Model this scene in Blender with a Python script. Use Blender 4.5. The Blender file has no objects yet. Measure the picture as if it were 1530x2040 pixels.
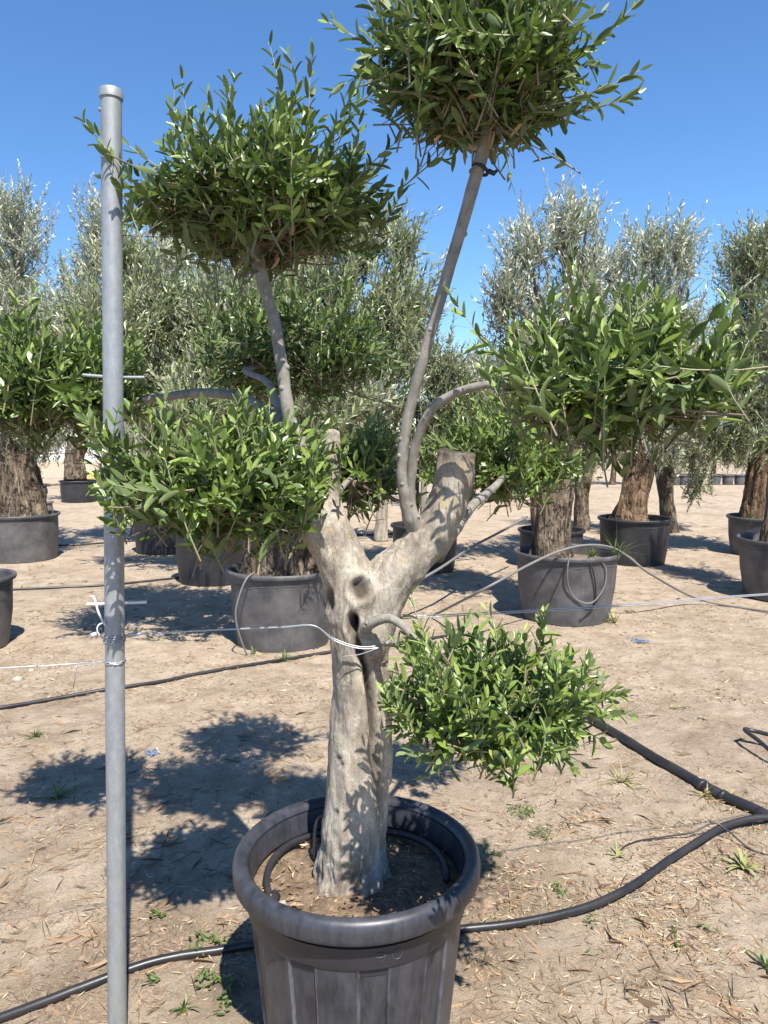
import bpy, math, random
import numpy as np
from mathutils import Vector, Matrix, noise

# ------------------------------------------------------------------ camera, sky, sun, exposure
scene = bpy.context.scene
col = scene.collection
F = 1540.0                      # focal length in photograph pixels
PITCH = math.radians(5.75)      # camera looks slightly down
CAM_H = 1.44
cd = bpy.data.cameras.new('camera'); cam = bpy.data.objects.new('camera', cd); col.objects.link(cam)
cam.location = (0, 0, CAM_H)
cam.rotation_euler = (math.radians(90) - PITCH, 0, 0)
cd.sensor_fit = 'VERTICAL'; cd.sensor_height = 24.0
cd.lens = 24.0 * F / 2040.0
cd.clip_start = 0.05; cd.clip_end = 2000
scene.camera = cam

SUN_EL = math.radians(57.0)
SUN_AZ = math.radians(19.5)     # sun stands behind the camera, this far to the right
sun_dir = Vector((math.sin(SUN_AZ) * math.cos(SUN_EL), -math.cos(SUN_AZ) * math.cos(SUN_EL), math.sin(SUN_EL)))
world = bpy.data.worlds.new('World'); scene.world = world; world.use_nodes = True
wn = world.node_tree
bgn = wn.nodes['Background']; bgn.inputs['Strength'].default_value = 0.10
sky = wn.nodes.new('ShaderNodeTexSky'); sky.sky_type = 'NISHITA'; sky.sun_disc = False
sky.sun_elevation = SUN_EL; sky.sun_rotation = math.pi + SUN_AZ
sky.air_density = 1.05; sky.dust_density = 0.0; sky.ozone_density = 9.0
hs = wn.nodes.new('ShaderNodeHueSaturation'); hs.inputs['Saturation'].default_value = 1.07
wn.links.new(sky.outputs[0], hs.inputs['Color']); wn.links.new(hs.outputs[0], bgn.inputs['Color'])
sd = bpy.data.lights.new('sun', 'SUN'); sd.energy = 5.0; sd.angle = math.radians(0.53); sd.color = (1.0, 0.955, 0.88)
sun = bpy.data.objects.new('sun', sd); col.objects.link(sun)
sun.location = (3, -4, 8)
sun.rotation_euler = (-sun_dir).to_track_quat('-Z', 'Y').to_euler()
scene.view_settings.view_transform = 'Standard'; scene.view_settings.look = 'None'
scene.view_settings.exposure = 0.95; scene.view_settings.gamma = 1.0
scene.render.engine = 'CYCLES'
scene.cycles.max_bounces = 6; scene.cycles.diffuse_bounces = 3; scene.cycles.glossy_bounces = 2
scene.cycles.transmission_bounces = 4; scene.cycles.transparent_max_bounces = 4

# ------------------------------------------------------------------ pixel helpers
CP, SP = math.cos(PITCH), math.sin(PITCH)
def at(px, py, D):
    """world point seen at photograph pixel (px, py) at ground distance Y = D"""
    u = (px - 765) / F; v = (py - 1020) / F
    t = D / (CP - v * SP)
    return np.array((u * t, D, CAM_H + t * (-v * CP - SP)))
def ppm(py, D):
    """metres per photograph pixel at that row and distance"""
    v = (py - 1020) / F
    return D / (CP - v * SP) / F
def ground(px, py):
    u = (px - 765) / F; v = (py - 1020) / F
    t = CAM_H / (v * CP + SP)
    return np.array((u * t, t * (CP - v * SP), 0.0))
def project(P):
    P = np.asarray(P, float); d = P - np.array((0, 0, CAM_H))
    z = d[..., 1] * CP - d[..., 2] * SP
    up = d[..., 1] * SP + d[..., 2] * CP
    return 765 + F * d[..., 0] / z, 1020 - F * up / z, z

rng = np.random.default_rng(11)
random.seed(5)
def unit(a):
    return a / np.maximum(np.linalg.norm(a, axis=-1, keepdims=True), 1e-9)

DAMP = [(985, 1800, .20), (960, 1900, .13), (1010, 1740, .10), (250, 1900, .15), (330, 1850, .14), (470, 1960, .12), (130, 1960, .10)]
DAMP = [(*ground(a, b)[:2], c) for a, b, c in DAMP]
def damp_at(x, y):
    d = 0.0
    for a, b, r in DAMP:
        q = ((x - a)**2 + (y - b)**2) / (r * r)
        if q < 6: d = max(d, math.exp(-q * 0.8) * 0.85)
    return d
def gh(x, y):
    """height of the ground"""
    f = min(1.0, 30.0 / (abs(y) + 10))
    h = 0.022 * noise.noise((x * 0.9, y * 0.9, 3.1)) * f
    if -1 < y < 9:
        k = 1.0 if y < 5 else (9 - y) / 4
        h += k * (0.010 * noise.noise((x * 4.1, y * 4.1, 7.7)) + 0.006 * noise.noise((x * 13, y * 13, 1.7)))
        r = noise.noise((x * 31, y * 31, 5.5)); h += k * (0.0045 * r + 0.003 * noise.noise((x * 58, y * 58, 9.5)))
        dm = damp_at(x, y)
        if dm > .05: h += dm * (.014 * abs(noise.noise((x * 24, y * 24, 2.2))) + .010 * abs(noise.noise((x * 52, y * 52, 6.2))) - .006)
    return h

# ------------------------------------------------------------------ mesh helpers
class MB:
    """collects triangles; build() links them as one mesh object"""
    def __init__(s):
        s.v = []; s.f = []; s.m = []; s.t = []; s.n = 0
    def add(s, V, T, mat=0, tint=0.5):
        V = np.asarray(V, float).reshape(-1, 3); T = np.asarray(T, int).reshape(-1, 3)
        s.v.append(V); s.f.append(T + s.n); s.m.append(np.full(len(T), mat, int))
        s.t.append(np.broadcast_to(np.asarray(tint, float), (len(V),)).copy()); s.n += len(V)
        return s
    def mesh(s, name, mats, smooth=True):
        V = np.concatenate(s.v); T = np.concatenate(s.f); M = np.concatenate(s.m); t = np.concatenate(s.t)
        me = bpy.data.meshes.new(name)
        me.vertices.add(len(V)); me.vertices.foreach_set('co', V.astype(np.float32).ravel())
        me.loops.add(len(T) * 3); me.loops.foreach_set('vertex_index', T.astype(np.int32).ravel())
        me.polygons.add(len(T))
        me.polygons.foreach_set('loop_start', np.arange(0, len(T) * 3, 3, dtype=np.int32))
        me.polygons.foreach_set('material_index', M.astype(np.int32))
        me.update(calc_edges=True)
        me.polygons.foreach_set('use_smooth', np.full(len(T), bool(smooth)))
        a = me.attributes.new('tint', 'FLOAT', 'POINT'); a.data.foreach_set('value', t.astype(np.float32))
        for m in (mats if isinstance(mats, (list, tuple)) else [mats]): me.materials.append(m)
        return me
    def build(s, name, mats, parent=None, smooth=True, sharp=None):
        me = s.mesh(name, mats, smooth)
        if sharp is not None:
            try: me.set_sharp_from_angle(angle=math.radians(sharp))
            except Exception: pass
        return link(name, me, parent)
def link(name, me, parent=None):
    o = bpy.data.objects.new(name, me); col.objects.link(o)
    if parent is not None: o.parent = parent
    return o
def empty(name, loc):
    return link(name, None) if False else _empty(name, loc)
def _empty(name, loc):
    o = bpy.data.objects.new(name, None); col.objects.link(o); o.location = Vector([float(c) for c in loc])
    o.empty_display_size = 0.1
    return o
def part(mb, name, mats, root, smooth=True, sharp=None):
    """world-space mesh parented under an Empty that is only translated"""
    o = mb.build(name, mats, root, smooth, sharp)
    if root.type == 'EMPTY': o.matrix_parent_inverse = Matrix.Translation(-root.location)
    return o
def tag(o, label=None, cat=None, group=None, kind=None):
    if label: o['label'] = label
    if cat: o['category'] = cat
    if group: o['group'] = group
    if kind: o['kind'] = kind
    return o

def catmull(P, n):
    P = np.asarray(P, float); m = len(P)
    Q = np.vstack([2 * P[0] - P[1], P, 2 * P[-1] - P[-2]])
    t = np.linspace(0, m - 1 - 1e-9, n); i = t.astype(int); f = (t - i)[:, None]
    a, b, c, d = Q[i], Q[i + 1], Q[i + 2], Q[i + 3]
    return 0.5 * (2 * b + (c - a) * f + (2 * a - 5 * b + 4 * c - d) * f**2 + (3 * b - a - 3 * c + d) * f**3)
def tube(P, R, sides=8, caps=True, n=None, mod=None):
    """swept tube along P; R radius per point; mod(i_ring, angles)->factor"""
    P = np.asarray(P, float); R = np.broadcast_to(np.asarray(R, float), (len(P),))
    if n:
        PR = catmull(np.hstack([P, R[:, None]]), n); P, R = PR[:, :3], np.maximum(PR[:, 3], 1e-4)
    T = unit(np.gradient(P, axis=0))
    e = np.zeros_like(P); ref = np.array((1.0, 0, 0)) if abs(T[0][0]) < 0.8 else np.array((0, 1.0, 0))
    e0 = unit(ref - T[0] * ref.dot(T[0])); e[0] = e0
    for i in range(1, len(P)):
        w = e[i - 1] - T[i] * e[i - 1].dot(T[i]); e[i] = unit(w)
    b = np.cross(T, e)
    A = np.linspace(0, 2 * math.pi, sides, endpoint=False)
    rr = R[:, None] * (np.ones((len(P), sides)) if mod is None else mod(np.linspace(0, 1, len(P))[:, None], A[None, :]))
    V = P[:, None, :] + rr[..., None] * (np.cos(A)[None, :, None] * e[:, None, :] + np.sin(A)[None, :, None] * b[:, None, :])
    V = V.reshape(-1, 3); m = len(P)
    i, j = np.meshgrid(np.arange(m - 1), np.arange(sides), indexing='ij'); i = i.ravel(); j = j.ravel(); k = (j + 1) % sides
    q = np.stack([i * sides + j, i * sides + k, (i + 1) * sides + k, (i + 1) * sides + j], 1)
    T3 = np.vstack([q[:, [0, 1, 2]], q[:, [0, 2, 3]]])
    if caps:
        V = np.vstack([V, P[0], P[-1]]); c0, c1 = len(V) - 2, len(V) - 1
        js = np.arange(sides); ks = (js + 1) % sides
        T3 = np.vstack([T3, np.stack([np.full(sides, c0), ks, js], 1), np.stack([np.full(sides, c1), (m - 1) * sides + js, (m - 1) * sides + ks], 1)])
    return V, T3
def lathe(prof, seg=48, center=(0, 0, 0), radial=None):
    """prof: list of (r, z); radial(i, ang) -> added radius"""
    prof = np.asarray(prof, float); A = np.linspace(0, 2 * math.pi, seg, endpoint=False)
    r = prof[:, 0:1] + (0 if radial is None else radial(np.arange(len(prof))[:, None], A[None, :]))
    r = np.broadcast_to(r, (len(prof), seg))
    V = np.stack([r * np.cos(A), r * np.sin(A), np.broadcast_to(prof[:, 1:2], r.shape)], -1).reshape(-1, 3) + np.asarray(center)
    m = len(prof)
    i, j = np.meshgrid(np.arange(m - 1), np.arange(seg), indexing='ij'); i = i.ravel(); j = j.ravel(); k = (j + 1) % seg
    q = np.stack([i * seg + j, i * seg + k, (i + 1) * seg + k, (i + 1) * seg + j], 1)
    return V, np.vstack([q[:, [0, 1, 2]], q[:, [0, 2, 3]]])
def box(c, s, rz=0.0):
    x, y, z = np.asarray(s, float) / 2
    V = np.array([(a * x, b * y, d * z) for a in (-1, 1) for b in (-1, 1) for d in (-1, 1)])
    if rz: V = V @ np.array(((math.cos(rz), math.sin(rz), 0), (-math.sin(rz), math.cos(rz), 0), (0, 0, 1)))
    Q = [(0, 1, 3, 2), (4, 6, 7, 5), (0, 4, 5, 1), (2, 3, 7, 6), (0, 2, 6, 4), (1, 5, 7, 3)]
    return V + np.asarray(c), np.array([t for q in Q for t in ((q[0], q[1], q[2]), (q[0], q[2], q[3]))])

# ------------------------------------------------------------------ materials
def new_mat(name):
    m = bpy.data.materials.new(name); m.use_nodes = True
    return m, m.node_tree, m.node_tree.nodes['Principled BSDF']
def N(nt, t, **kw):
    n = nt.nodes.new(t)
    for k, v in kw.items():
        if k in n.inputs: n.inputs[k].default_value = v
        else: setattr(n, k, v)
    return n
def ramp(nt, src, stops):
    r = nt.nodes.new('ShaderNodeValToRGB'); e = r.color_ramp.elements
    while len(e) < len(stops): e.new(0.5)
    for el, (p, c) in zip(e, stops):
        el.position = p; el.color = (*c, 1) if len(c) == 3 else c
    nt.links.new(src, r.inputs[0]); return r.outputs[0]
def coords(nt, scale=(1, 1, 1)):
    tc = nt.nodes.new('ShaderNodeTexCoord'); mp = nt.nodes.new('ShaderNodeMapping'); mp.inputs['Scale'].default_value = scale
    nt.links.new(tc.outputs['Object'], mp.inputs['Vector']); return mp.outputs[0]
def noise_n(nt, vec, scale, detail=6, rough=0.6, dist=0.0):
    n = N(nt, 'ShaderNodeTexNoise', Scale=scale, Detail=detail, Roughness=rough, Distortion=dist)
    nt.links.new(vec, n.inputs['Vector']); return n.outputs['Fac']
def mixc(nt, fac, a, b, blend='MIX'):
    m = nt.nodes.new('ShaderNodeMix'); m.data_type = 'RGBA'; m.blend_type = blend
    for s, i in ((fac, 0), (a, 6), (b, 7)):
        if isinstance(s, (int, float)): m.inputs[i].default_value = s
        elif isinstance(s, tuple): m.inputs[i].default_value = (*s, 1)
        else: nt.links.new(s, m.inputs[i])
    return m.outputs[2]
def math_n(nt, op, a, b=0.0, clamp=False):
    m = nt.nodes.new('ShaderNodeMath'); m.operation = op; m.use_clamp = clamp
    for s, i in ((a, 0), (b, 1)):
        if isinstance(s, (int, float)): m.inputs[i].default_value = s
        else: nt.links.new(s, m.inputs[i])
    return m.outputs[0]
def bump(nt, bs, h, strength, dist, prev=None):
    b = N(nt, 'ShaderNodeBump', Strength=strength, Distance=dist); nt.links.new(h, b.inputs['Height'])
    if prev: nt.links.new(prev, b.inputs['Normal'])
    nt.links.new(b.outputs[0], bs.inputs['Normal']); return b.outputs[0]
def attr(nt, name='tint'):
    a = nt.nodes.new('ShaderNodeAttribute'); a.attribute_name = name; return a.outputs['Fac']

def leaf_mat(name, top, under, rough=0.42, trans=0.3, spec=0.45, tcol=(0.20, 0.33, 0.05)):
    m, nt, bs = new_mat(name)
    t = attr(nt)
    up = ramp(nt, t, [(p / (len(top) - 1), c) for p, c in enumerate(top)])
    un = ramp(nt, t, [(p / (len(under) - 1), c) for p, c in enumerate(under)])
    g = nt.nodes.new('ShaderNodeNewGeometry')
    c = mixc(nt, g.outputs['Backfacing'], up, un)
    nt.links.new(c, bs.inputs['Base Color'])
    bs.inputs['Roughness'].default_value = rough; bs.inputs['Specular IOR Level'].default_value = spec
    rr = math_n(nt, 'ADD', math_n(nt, 'MULTIPLY', g.outputs['Backfacing'], 0.25), rough); nt.links.new(rr, bs.inputs['Roughness'])
    tr = nt.nodes.new('ShaderNodeBsdfTranslucent'); tr.inputs['Color'].default_value = (*tcol, 1)
    mx = nt.nodes.new('ShaderNodeMixShader'); mx.inputs[0].default_value = trans
    nt.links.new(bs.outputs[0], mx.inputs[1]); nt.links.new(tr.outputs[0], mx.inputs[2])
    nt.links.new(mx.outputs[0], nt.nodes['Material Output'].inputs['Surface'])
    return m
M = {}
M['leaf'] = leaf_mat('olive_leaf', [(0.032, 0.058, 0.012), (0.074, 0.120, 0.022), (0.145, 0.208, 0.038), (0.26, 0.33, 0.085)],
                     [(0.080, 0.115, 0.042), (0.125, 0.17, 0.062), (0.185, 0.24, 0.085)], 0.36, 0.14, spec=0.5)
M['leaf_silver'] = leaf_mat('olive_leaf_silver', [(0.14, 0.17, 0.09), (0.31, 0.34, 0.23), (0.54, 0.56, 0.45)],
                     [(0.38, 0.405, 0.31), (0.54, 0.56, 0.45), (0.68, 0.69, 0.60)], 0.38, 0.10, spec=0.7, tcol=(0.18, 0.25, 0.07))
M['leaf_mid'] = leaf_mat('olive_leaf_mid', [(0.08, 0.11, 0.034), (0.19, 0.23, 0.085), (0.38, 0.42, 0.22)],
                     [(0.24, 0.265, 0.17), (0.38, 0.40, 0.285), (0.52, 0.54, 0.42)], 0.38, 0.10, spec=0.7, tcol=(0.16, 0.23, 0.06))
M['leaf_dark'] = leaf_mat('olive_leaf_dark', [(0.07, 0.095, 0.034), (0.15, 0.18, 0.072), (0.28, 0.31, 0.155)],
                     [(0.19, 0.21, 0.13), (0.28, 0.30, 0.195), (0.40, 0.42, 0.30)], 0.38, 0.10, spec=0.7, tcol=(0.15, 0.23, 0.05))
M['weed'] = leaf_mat('weed_leaf', [(0.06, 0.095, 0.022), (0.10, 0.15, 0.035), (0.19, 0.22, 0.075)], [(0.09, 0.13, 0.045), (0.15, 0.19, 0.075)], 0.5, 0.3)
M['hay'] = leaf_mat('dried_grass', [(0.30, 0.25, 0.10), (0.38, 0.33, 0.15), (0.30, 0.32, 0.12)], [(0.34, 0.28, 0.13), (0.4, 0.34, 0.17)], 0.6, 0.2, tcol=(0.3, 0.28, 0.1))

def bark_mat(name, cols, fissure, scale=14, bs_strength=0.6, lichen=None, vert=0.28, dark=(0.032, 0.024, 0.018), cs=2.3, ck=9.0, speck=0.0):
    m, nt, bs = new_mat(name)
    v = coords(nt, (1, 1, vert)); v1 = coords(nt)
    n1 = noise_n(nt, v, scale, 8, 0.65, 0.4); n2 = noise_n(nt, v, scale * 0.4, 5, 0.65)
    c = ramp(nt, n1, [(0.28, cols[0]), (0.47, cols[1]), (0.60, cols[2]), (0.78, cols[3])])
    c = mixc(nt, math_n(nt, 'MULTIPLY', math_n(nt, 'SUBTRACT', n2, 0.45, True), 1.8, True), c, cols[1])
    vo = N(nt, 'ShaderNodeTexVoronoi', Scale=scale * cs, feature='DISTANCE_TO_EDGE')
    wv = nt.nodes.new('ShaderNodeVectorMath'); wv.operation = 'ADD'
    nn = N(nt, 'ShaderNodeTexNoise', Scale=scale * 1.2, Detail=3); nt.links.new(v, nn.inputs['Vector'])
    sc = nt.nodes.new('ShaderNodeVectorMath'); sc.operation = 'SCALE'; sc.inputs['Scale'].default_value = 0.06
    nt.links.new(nn.outputs['Color'], sc.inputs[0]); nt.links.new(v, wv.inputs[0]); nt.links.new(sc.outputs[0], wv.inputs[1])
    nt.links.new(wv.outputs[0], vo.inputs['Vector'])
    cr = math_n(nt, 'SUBTRACT', 1.0, math_n(nt, 'MULTIPLY', vo.outputs['Distance'], ck, True), True)
    msk = math_n(nt, 'MULTIPLY', math_n(nt, 'SUBTRACT', noise_n(nt, v1, scale * 0.5, 3), 0.42, True), 5.0, True)
    crk = math_n(nt, 'MULTIPLY', cr, msk)
    c = mixc(nt, math_n(nt, 'MULTIPLY', crk, fissure), c, cols[0])
    if lichen:
        pt = noise_n(nt, v, scale * 0.33, 6, 0.7, 0.6); c = mixc(nt, math_n(nt, 'MULTIPLY', math_n(nt, 'SUBTRACT', pt, 0.50, True), 4.5, True), c, (0.25, 0.205, 0.155))
    if speck:
        sp = noise_n(nt, v1, 170, 4, 0.75); c = mixc(nt, math_n(nt, 'MULTIPLY', math_n(nt, 'SUBTRACT', sp, 0.52, True), 5.0 * speck, True), c, tuple(x * .45 for x in cols[1]))
        sp = noise_n(nt, v1, 55, 5, 0.7); c = mixc(nt, math_n(nt, 'MULTIPLY', math_n(nt, 'SUBTRACT', sp, 0.54, True), 4.0 * speck, True), c, cols[3])
    if lichen:
        lf = math_n(nt, 'MULTIPLY', math_n(nt, 'SUBTRACT', noise_n(nt, v1, 22, 5, 0.7), 0.60, True), 9.0, True)
        c = mixc(nt, math_n(nt, 'MULTIPLY', lf, 0.8), c, lichen)
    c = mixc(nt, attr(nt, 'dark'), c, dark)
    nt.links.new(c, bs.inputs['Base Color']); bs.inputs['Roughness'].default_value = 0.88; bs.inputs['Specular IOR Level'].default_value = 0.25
    h = math_n(nt, 'SUBTRACT', n1, math_n(nt, 'MULTIPLY', crk, 0.6 * fissure))
    b1 = bump(nt, bs, h, bs_strength, 0.012 if scale > 20 else 0.035)
    bump(nt, bs, noise_n(nt, v, scale * 7, 4, 0.7), bs_strength * 0.6, 0.003, b1)
    return m
M['bark'] = bark_mat('smooth_olive_bark', [(0.10, 0.082, 0.062), (0.29, 0.25, 0.20), (0.42, 0.37, 0.30), (0.57, 0.525, 0.44)], 0.0, 24, 0.85, (0.42, 0.33, 0.12), 0.26, cs=2.6, ck=9.0, speck=1.0)
M['stem'] = bark_mat('grey_stem_bark', [(0.13, 0.115, 0.095), (0.22, 0.20, 0.17), (0.27, 0.25, 0.215), (0.36, 0.34, 0.30)], 0.15, 40, 0.3, None, 0.6)
M['oldbark'] = bark_mat('furrowed_old_bark', [(0.025, 0.018, 0.012), (0.115, 0.085, 0.058), (0.25, 0.195, 0.14), (0.42, 0.35, 0.27)], 1.0, 17, 1.0, None, 0.20, cs=1.6, ck=5.0, speck=.4)
M['redbark'] = bark_mat('reddish_old_bark', [(0.03, 0.018, 0.012), (0.14, 0.088, 0.052), (0.27, 0.18, 0.11), (0.40, 0.31, 0.22)], 1.0, 17, 1.0, None, 0.20, cs=1.6, ck=5.0, speck=.4)
m, nt, bs = new_mat('twig_bark'); M['twig'] = m
nt.links.new(ramp(nt, attr(nt), [(0.0, (0.16, 0.125, 0.08)), (0.6, (0.27, 0.25, 0.15)), (1.0, (0.30, 0.31, 0.20))]), bs.inputs['Base Color']); bs.inputs['Roughness'].default_value = 0.75

def plastic(name, base, dust, amt=0.5, rough=0.45, streak=True, scuff=False):
    m, nt, bs = new_mat(name)
    v = coords(nt); vs = coords(nt, (1, 1, 0.12))
    d = noise_n(nt, v, 5, 7, 0.7); st = noise_n(nt, vs, 26, 5, 0.7)
    f = math_n(nt, 'MULTIPLY', math_n(nt, 'SUBTRACT', d, 0.38, True), 2.2 * amt, True)
    if streak: f = math_n(nt, 'ADD', f, math_n(nt, 'MULTIPLY', math_n(nt, 'SUBTRACT', st, 0.60, True), 3.0 * amt, True), True)
    c = mixc(nt, f, base, dust)
    if scuff: c = mixc(nt, math_n(nt, 'MULTIPLY', attr(nt), math_n(nt, 'MULTIPLY', math_n(nt, 'SUBTRACT', noise_n(nt, coords(nt, (1, 1, .3)), 30, 5, .7), .36, True), 3.0, True)), c, (0.20, 0.20, 0.22))
    nt.links.new(c, bs.inputs['Base Color'])
    r = math_n(nt, 'ADD', math_n(nt, 'MULTIPLY', f, 0.3), rough); nt.links.new(r, bs.inputs['Roughness'])
    bs.inputs['Specular IOR Level'].default_value = 0.45
    bump(nt, bs, noise_n(nt, v, 130, 3, 0.6), 0.12, 0.002)
    return m
M['pot'] = plastic('weathered_black_plastic', (0.018, 0.019, 0.025), (0.080, 0.082, 0.098), 0.30, 0.38, True, True)
M['pot_bg'] = plastic('dusty_black_plastic', (0.05, 0.05, 0.054), (0.21, 0.195, 0.185), 0.75, 0.5)
M['pot_black'] = plastic('black_plastic', (0.018, 0.018, 0.021), (0.085, 0.085, 0.09), 0.40, 0.5)
M['pot_brown'] = plastic('faded_brown_plastic', (0.13, 0.10, 0.085), (0.22, 0.19, 0.16), 0.5, 0.55)
M['hose'] = plastic('black_hose', (0.016, 0.016, 0.019), (0.12, 0.105, 0.09), 0.34, 0.36, False)
M['hose_grey'] = plastic('grey_tube', (0.15, 0.14, 0.135), (0.25, 0.23, 0.2), 0.4, 0.5, False)

m, nt, bs = new_mat('galvanised_steel'); M['galv'] = m
v = coords(nt, (1, 1, 0.35))
nt.links.new(mixc(nt, math_n(nt, 'MULTIPLY', math_n(nt, 'SUBTRACT', noise_n(nt, v, 14, 6, 0.7), 0.42, True), 3.0, True),
             ramp(nt, noise_n(nt, coords(nt, (1, 1, 0.6)), 60, 5, 0.75), [(0.3, (0.22, 0.235, 0.25)), (0.7, (0.34, 0.36, 0.38))]), (0.29, 0.295, 0.26)), bs.inputs['Base Color'])
bs.inputs['Metallic'].default_value = 0.35; bs.inputs['Roughness'].default_value = 0.52
bump(nt, bs, noise_n(nt, coords(nt), 90, 4, 0.6), 0.08, 0.002)
m, nt, bs = new_mat('steel_wire'); M['wire'] = m
bs.inputs['Base Color'].default_value = (0.40, 0.41, 0.43, 1); bs.inputs['Metallic'].default_value = 0.55; bs.inputs['Roughness'].default_value = 0.4
def flat(name, c, rough=0.6, metal=0.0):
    m, nt, bs = new_mat(name); v = coords(nt)
    nt.links.new(mixc(nt, noise_n(nt, v, 18, 5, 0.6), tuple(x * 0.75 for x in c), tuple(min(1, x * 1.2) for x in c)), bs.inputs['Base Color'])
    bs.inputs['Roughness'].default_value = rough; bs.inputs['Metallic'].default_value = metal
    return m
M['white'] = flat('white_plastic', (0.62, 0.62, 0.60), 0.5)
M['whitewall'] = flat('white_sheeting', (0.72, 0.72, 0.72), 0.6)
M['beige'] = flat('beige_masonry', (0.50, 0.41, 0.31), 0.85)
M['yellow'] = flat('yellow_timber', (0.62, 0.40, 0.12), 0.7)
M['blue'] = flat('blue_twine', (0.14, 0.20, 0.33), 0.6)
M['black'] = flat('black_tie', (0.015, 0.015, 0.017), 0.5)
M['stone'] = flat('pale_stone', (0.36, 0.32, 0.26), 0.9)

def ground_mat():
    m, nt, bs = new_mat('dry_clay_ground'); v = coords(nt)
    big = noise_n(nt, v, 0.9, 6, 0.6); mid = noise_n(nt, v, 6, 8, 0.68, 0.3); fine = noise_n(nt, v, 60, 6, 0.7)
    c = ramp(nt, mid, [(0.26, (0.235, 0.175, 0.12)), (0.42, (0.37, 0.288, 0.205)), (0.56, (0.455, 0.362, 0.265)), (0.74, (0.55, 0.455, 0.35))])
    c = mixc(nt, math_n(nt, 'MULTIPLY', math_n(nt, 'SUBTRACT', big, 0.50, True), 3.2, True), c, (0.25, 0.185, 0.13))
    c = mixc(nt, math_n(nt, 'MULTIPLY', math_n(nt, 'SUBTRACT', fine, 0.55, True), 3.0, True), c, (0.20, 0.145, 0.097))
    c = mixc(nt, math_n(nt, 'MULTIPLY', math_n(nt, 'SUBTRACT', 0.42, fine, True), 2.6, True), c, (0.50, 0.40, 0.30))
    gr = noise_n(nt, v, 190, 4, 0.8); c = mixc(nt, math_n(nt, 'MULTIPLY', math_n(nt, 'SUBTRACT', gr, 0.54, True), 4.0, True), c, (0.18, 0.125, 0.082))
    c = mixc(nt, math_n(nt, 'MULTIPLY', math_n(nt, 'SUBTRACT', 0.43, gr, True), 4.0, True), c, (0.56, 0.46, 0.35))
    # shrinkage cracks
    wv = nt.nodes.new('ShaderNodeVectorMath'); wv.operation = 'ADD'
    nn = N(nt, 'ShaderNodeTexNoise', Scale=9.0, Detail=5); nt.links.new(v, nn.inputs['Vector'])
    sc = nt.nodes.new('ShaderNodeVectorMath'); sc.operation = 'SCALE'; sc.inputs['Scale'].default_value = 0.09
    nt.links.new(nn.outputs['Color'], sc.inputs[0]); nt.links.new(v, wv.inputs[0]); nt.links.new(sc.outputs[0], wv.inputs[1])
    hs = []
    for s, k, lo in ((8.0, 60.0, 0.56), (21.0, 30.0, 0.53)):
        vo = N(nt, 'ShaderNodeTexVoronoi', Scale=s, feature='DISTANCE_TO_EDGE'); nt.links.new(wv.outputs[0], vo.inputs['Vector'])
        e = math_n(nt, 'SUBTRACT', 1.0, math_n(nt, 'MULTIPLY', vo.outputs['Distance'], k), True)
        mk = math_n(nt, 'MULTIPLY', math_n(nt, 'SUBTRACT', noise_n(nt, v, s * 0.22, 4), lo, True), 7.0, True)
        hs.append(math_n(nt, 'MULTIPLY', e, mk))
    crack = math_n(nt, 'MAXIMUM', hs[0], hs[1])
    c = mixc(nt, math_n(nt, 'MULTIPLY', crack, 0.6), c, (0.15, 0.10, 0.065))
    # damp, dug-up soil (its own stain, from the mesh)
    c = mixc(nt, math_n(nt, 'MULTIPLY', attr(nt, 'tint'), math_n(nt, 'MULTIPLY', math_n(nt, 'SUBTRACT', mid, 0.25, True), 2.6, True)), c, (0.13, 0.092, 0.058))
    nt.links.new(c, bs.inputs['Base Color']); bs.inputs['Roughness'].default_value = 0.95; bs.inputs['Specular IOR Level'].default_value = 0.15
    b = bump(nt, bs, mid, 0.9, 0.035); b = bump(nt, bs, fine, 1.0, 0.014, b); b = bump(nt, bs, gr, 0.8, 0.005, b)
    inv = math_n(nt, 'SUBTRACT', 1.0, crack); bump(nt, bs, inv, 0.8, 0.008, b)
    return m
M['ground'] = ground_mat()
m, nt, bs = new_mat('potting_soil'); M['soil'] = m; v = coords(nt)
c = ramp(nt, noise_n(nt, v, 40, 7, 0.75), [(0.3, (0.06, 0.04, 0.026)), (0.5, (0.19, 0.13, 0.08)), (0.66, (0.33, 0.245, 0.165)), (0.8, (0.46, 0.37, 0.27))])
nt.links.new(c, bs.inputs['Base Color']); bs.inputs['Roughness'].default_value = 0.95; bump(nt, bs, noise_n(nt, v, 70, 6, 0.75), 1.0, 0.01)
m, nt, bs = new_mat('dry_litter'); M['litter'] = m
nt.links.new(ramp(nt, attr(nt), [(0.0, (0.10, 0.068, 0.042)), (0.35, (0.24, 0.155, 0.09)), (0.55, (0.36, 0.235, 0.135)), (0.72, (0.46, 0.36, 0.23)), (0.88, (0.28, 0.27, 0.17)), (1.0, (0.55, 0.47, 0.34))]), bs.inputs['Base Color'])
bs.inputs['Roughness'].default_value = 0.8
m, nt, bs = new_mat('clod_soil'); M['clod'] = m; v = coords(nt)
nt.links.new(ramp(nt, noise_n(nt, v, 45, 6, 0.7), [(0.3, (0.13, 0.09, 0.058)), (0.55, (0.25, 0.18, 0.12)), (0.75, (0.36, 0.27, 0.19))]), bs.inputs['Base Color'])
bs.inputs['Roughness'].default_value = 0.95; bump(nt, bs, noise_n(nt, v, 90, 5, 0.7), 0.9, 0.006)

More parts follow.
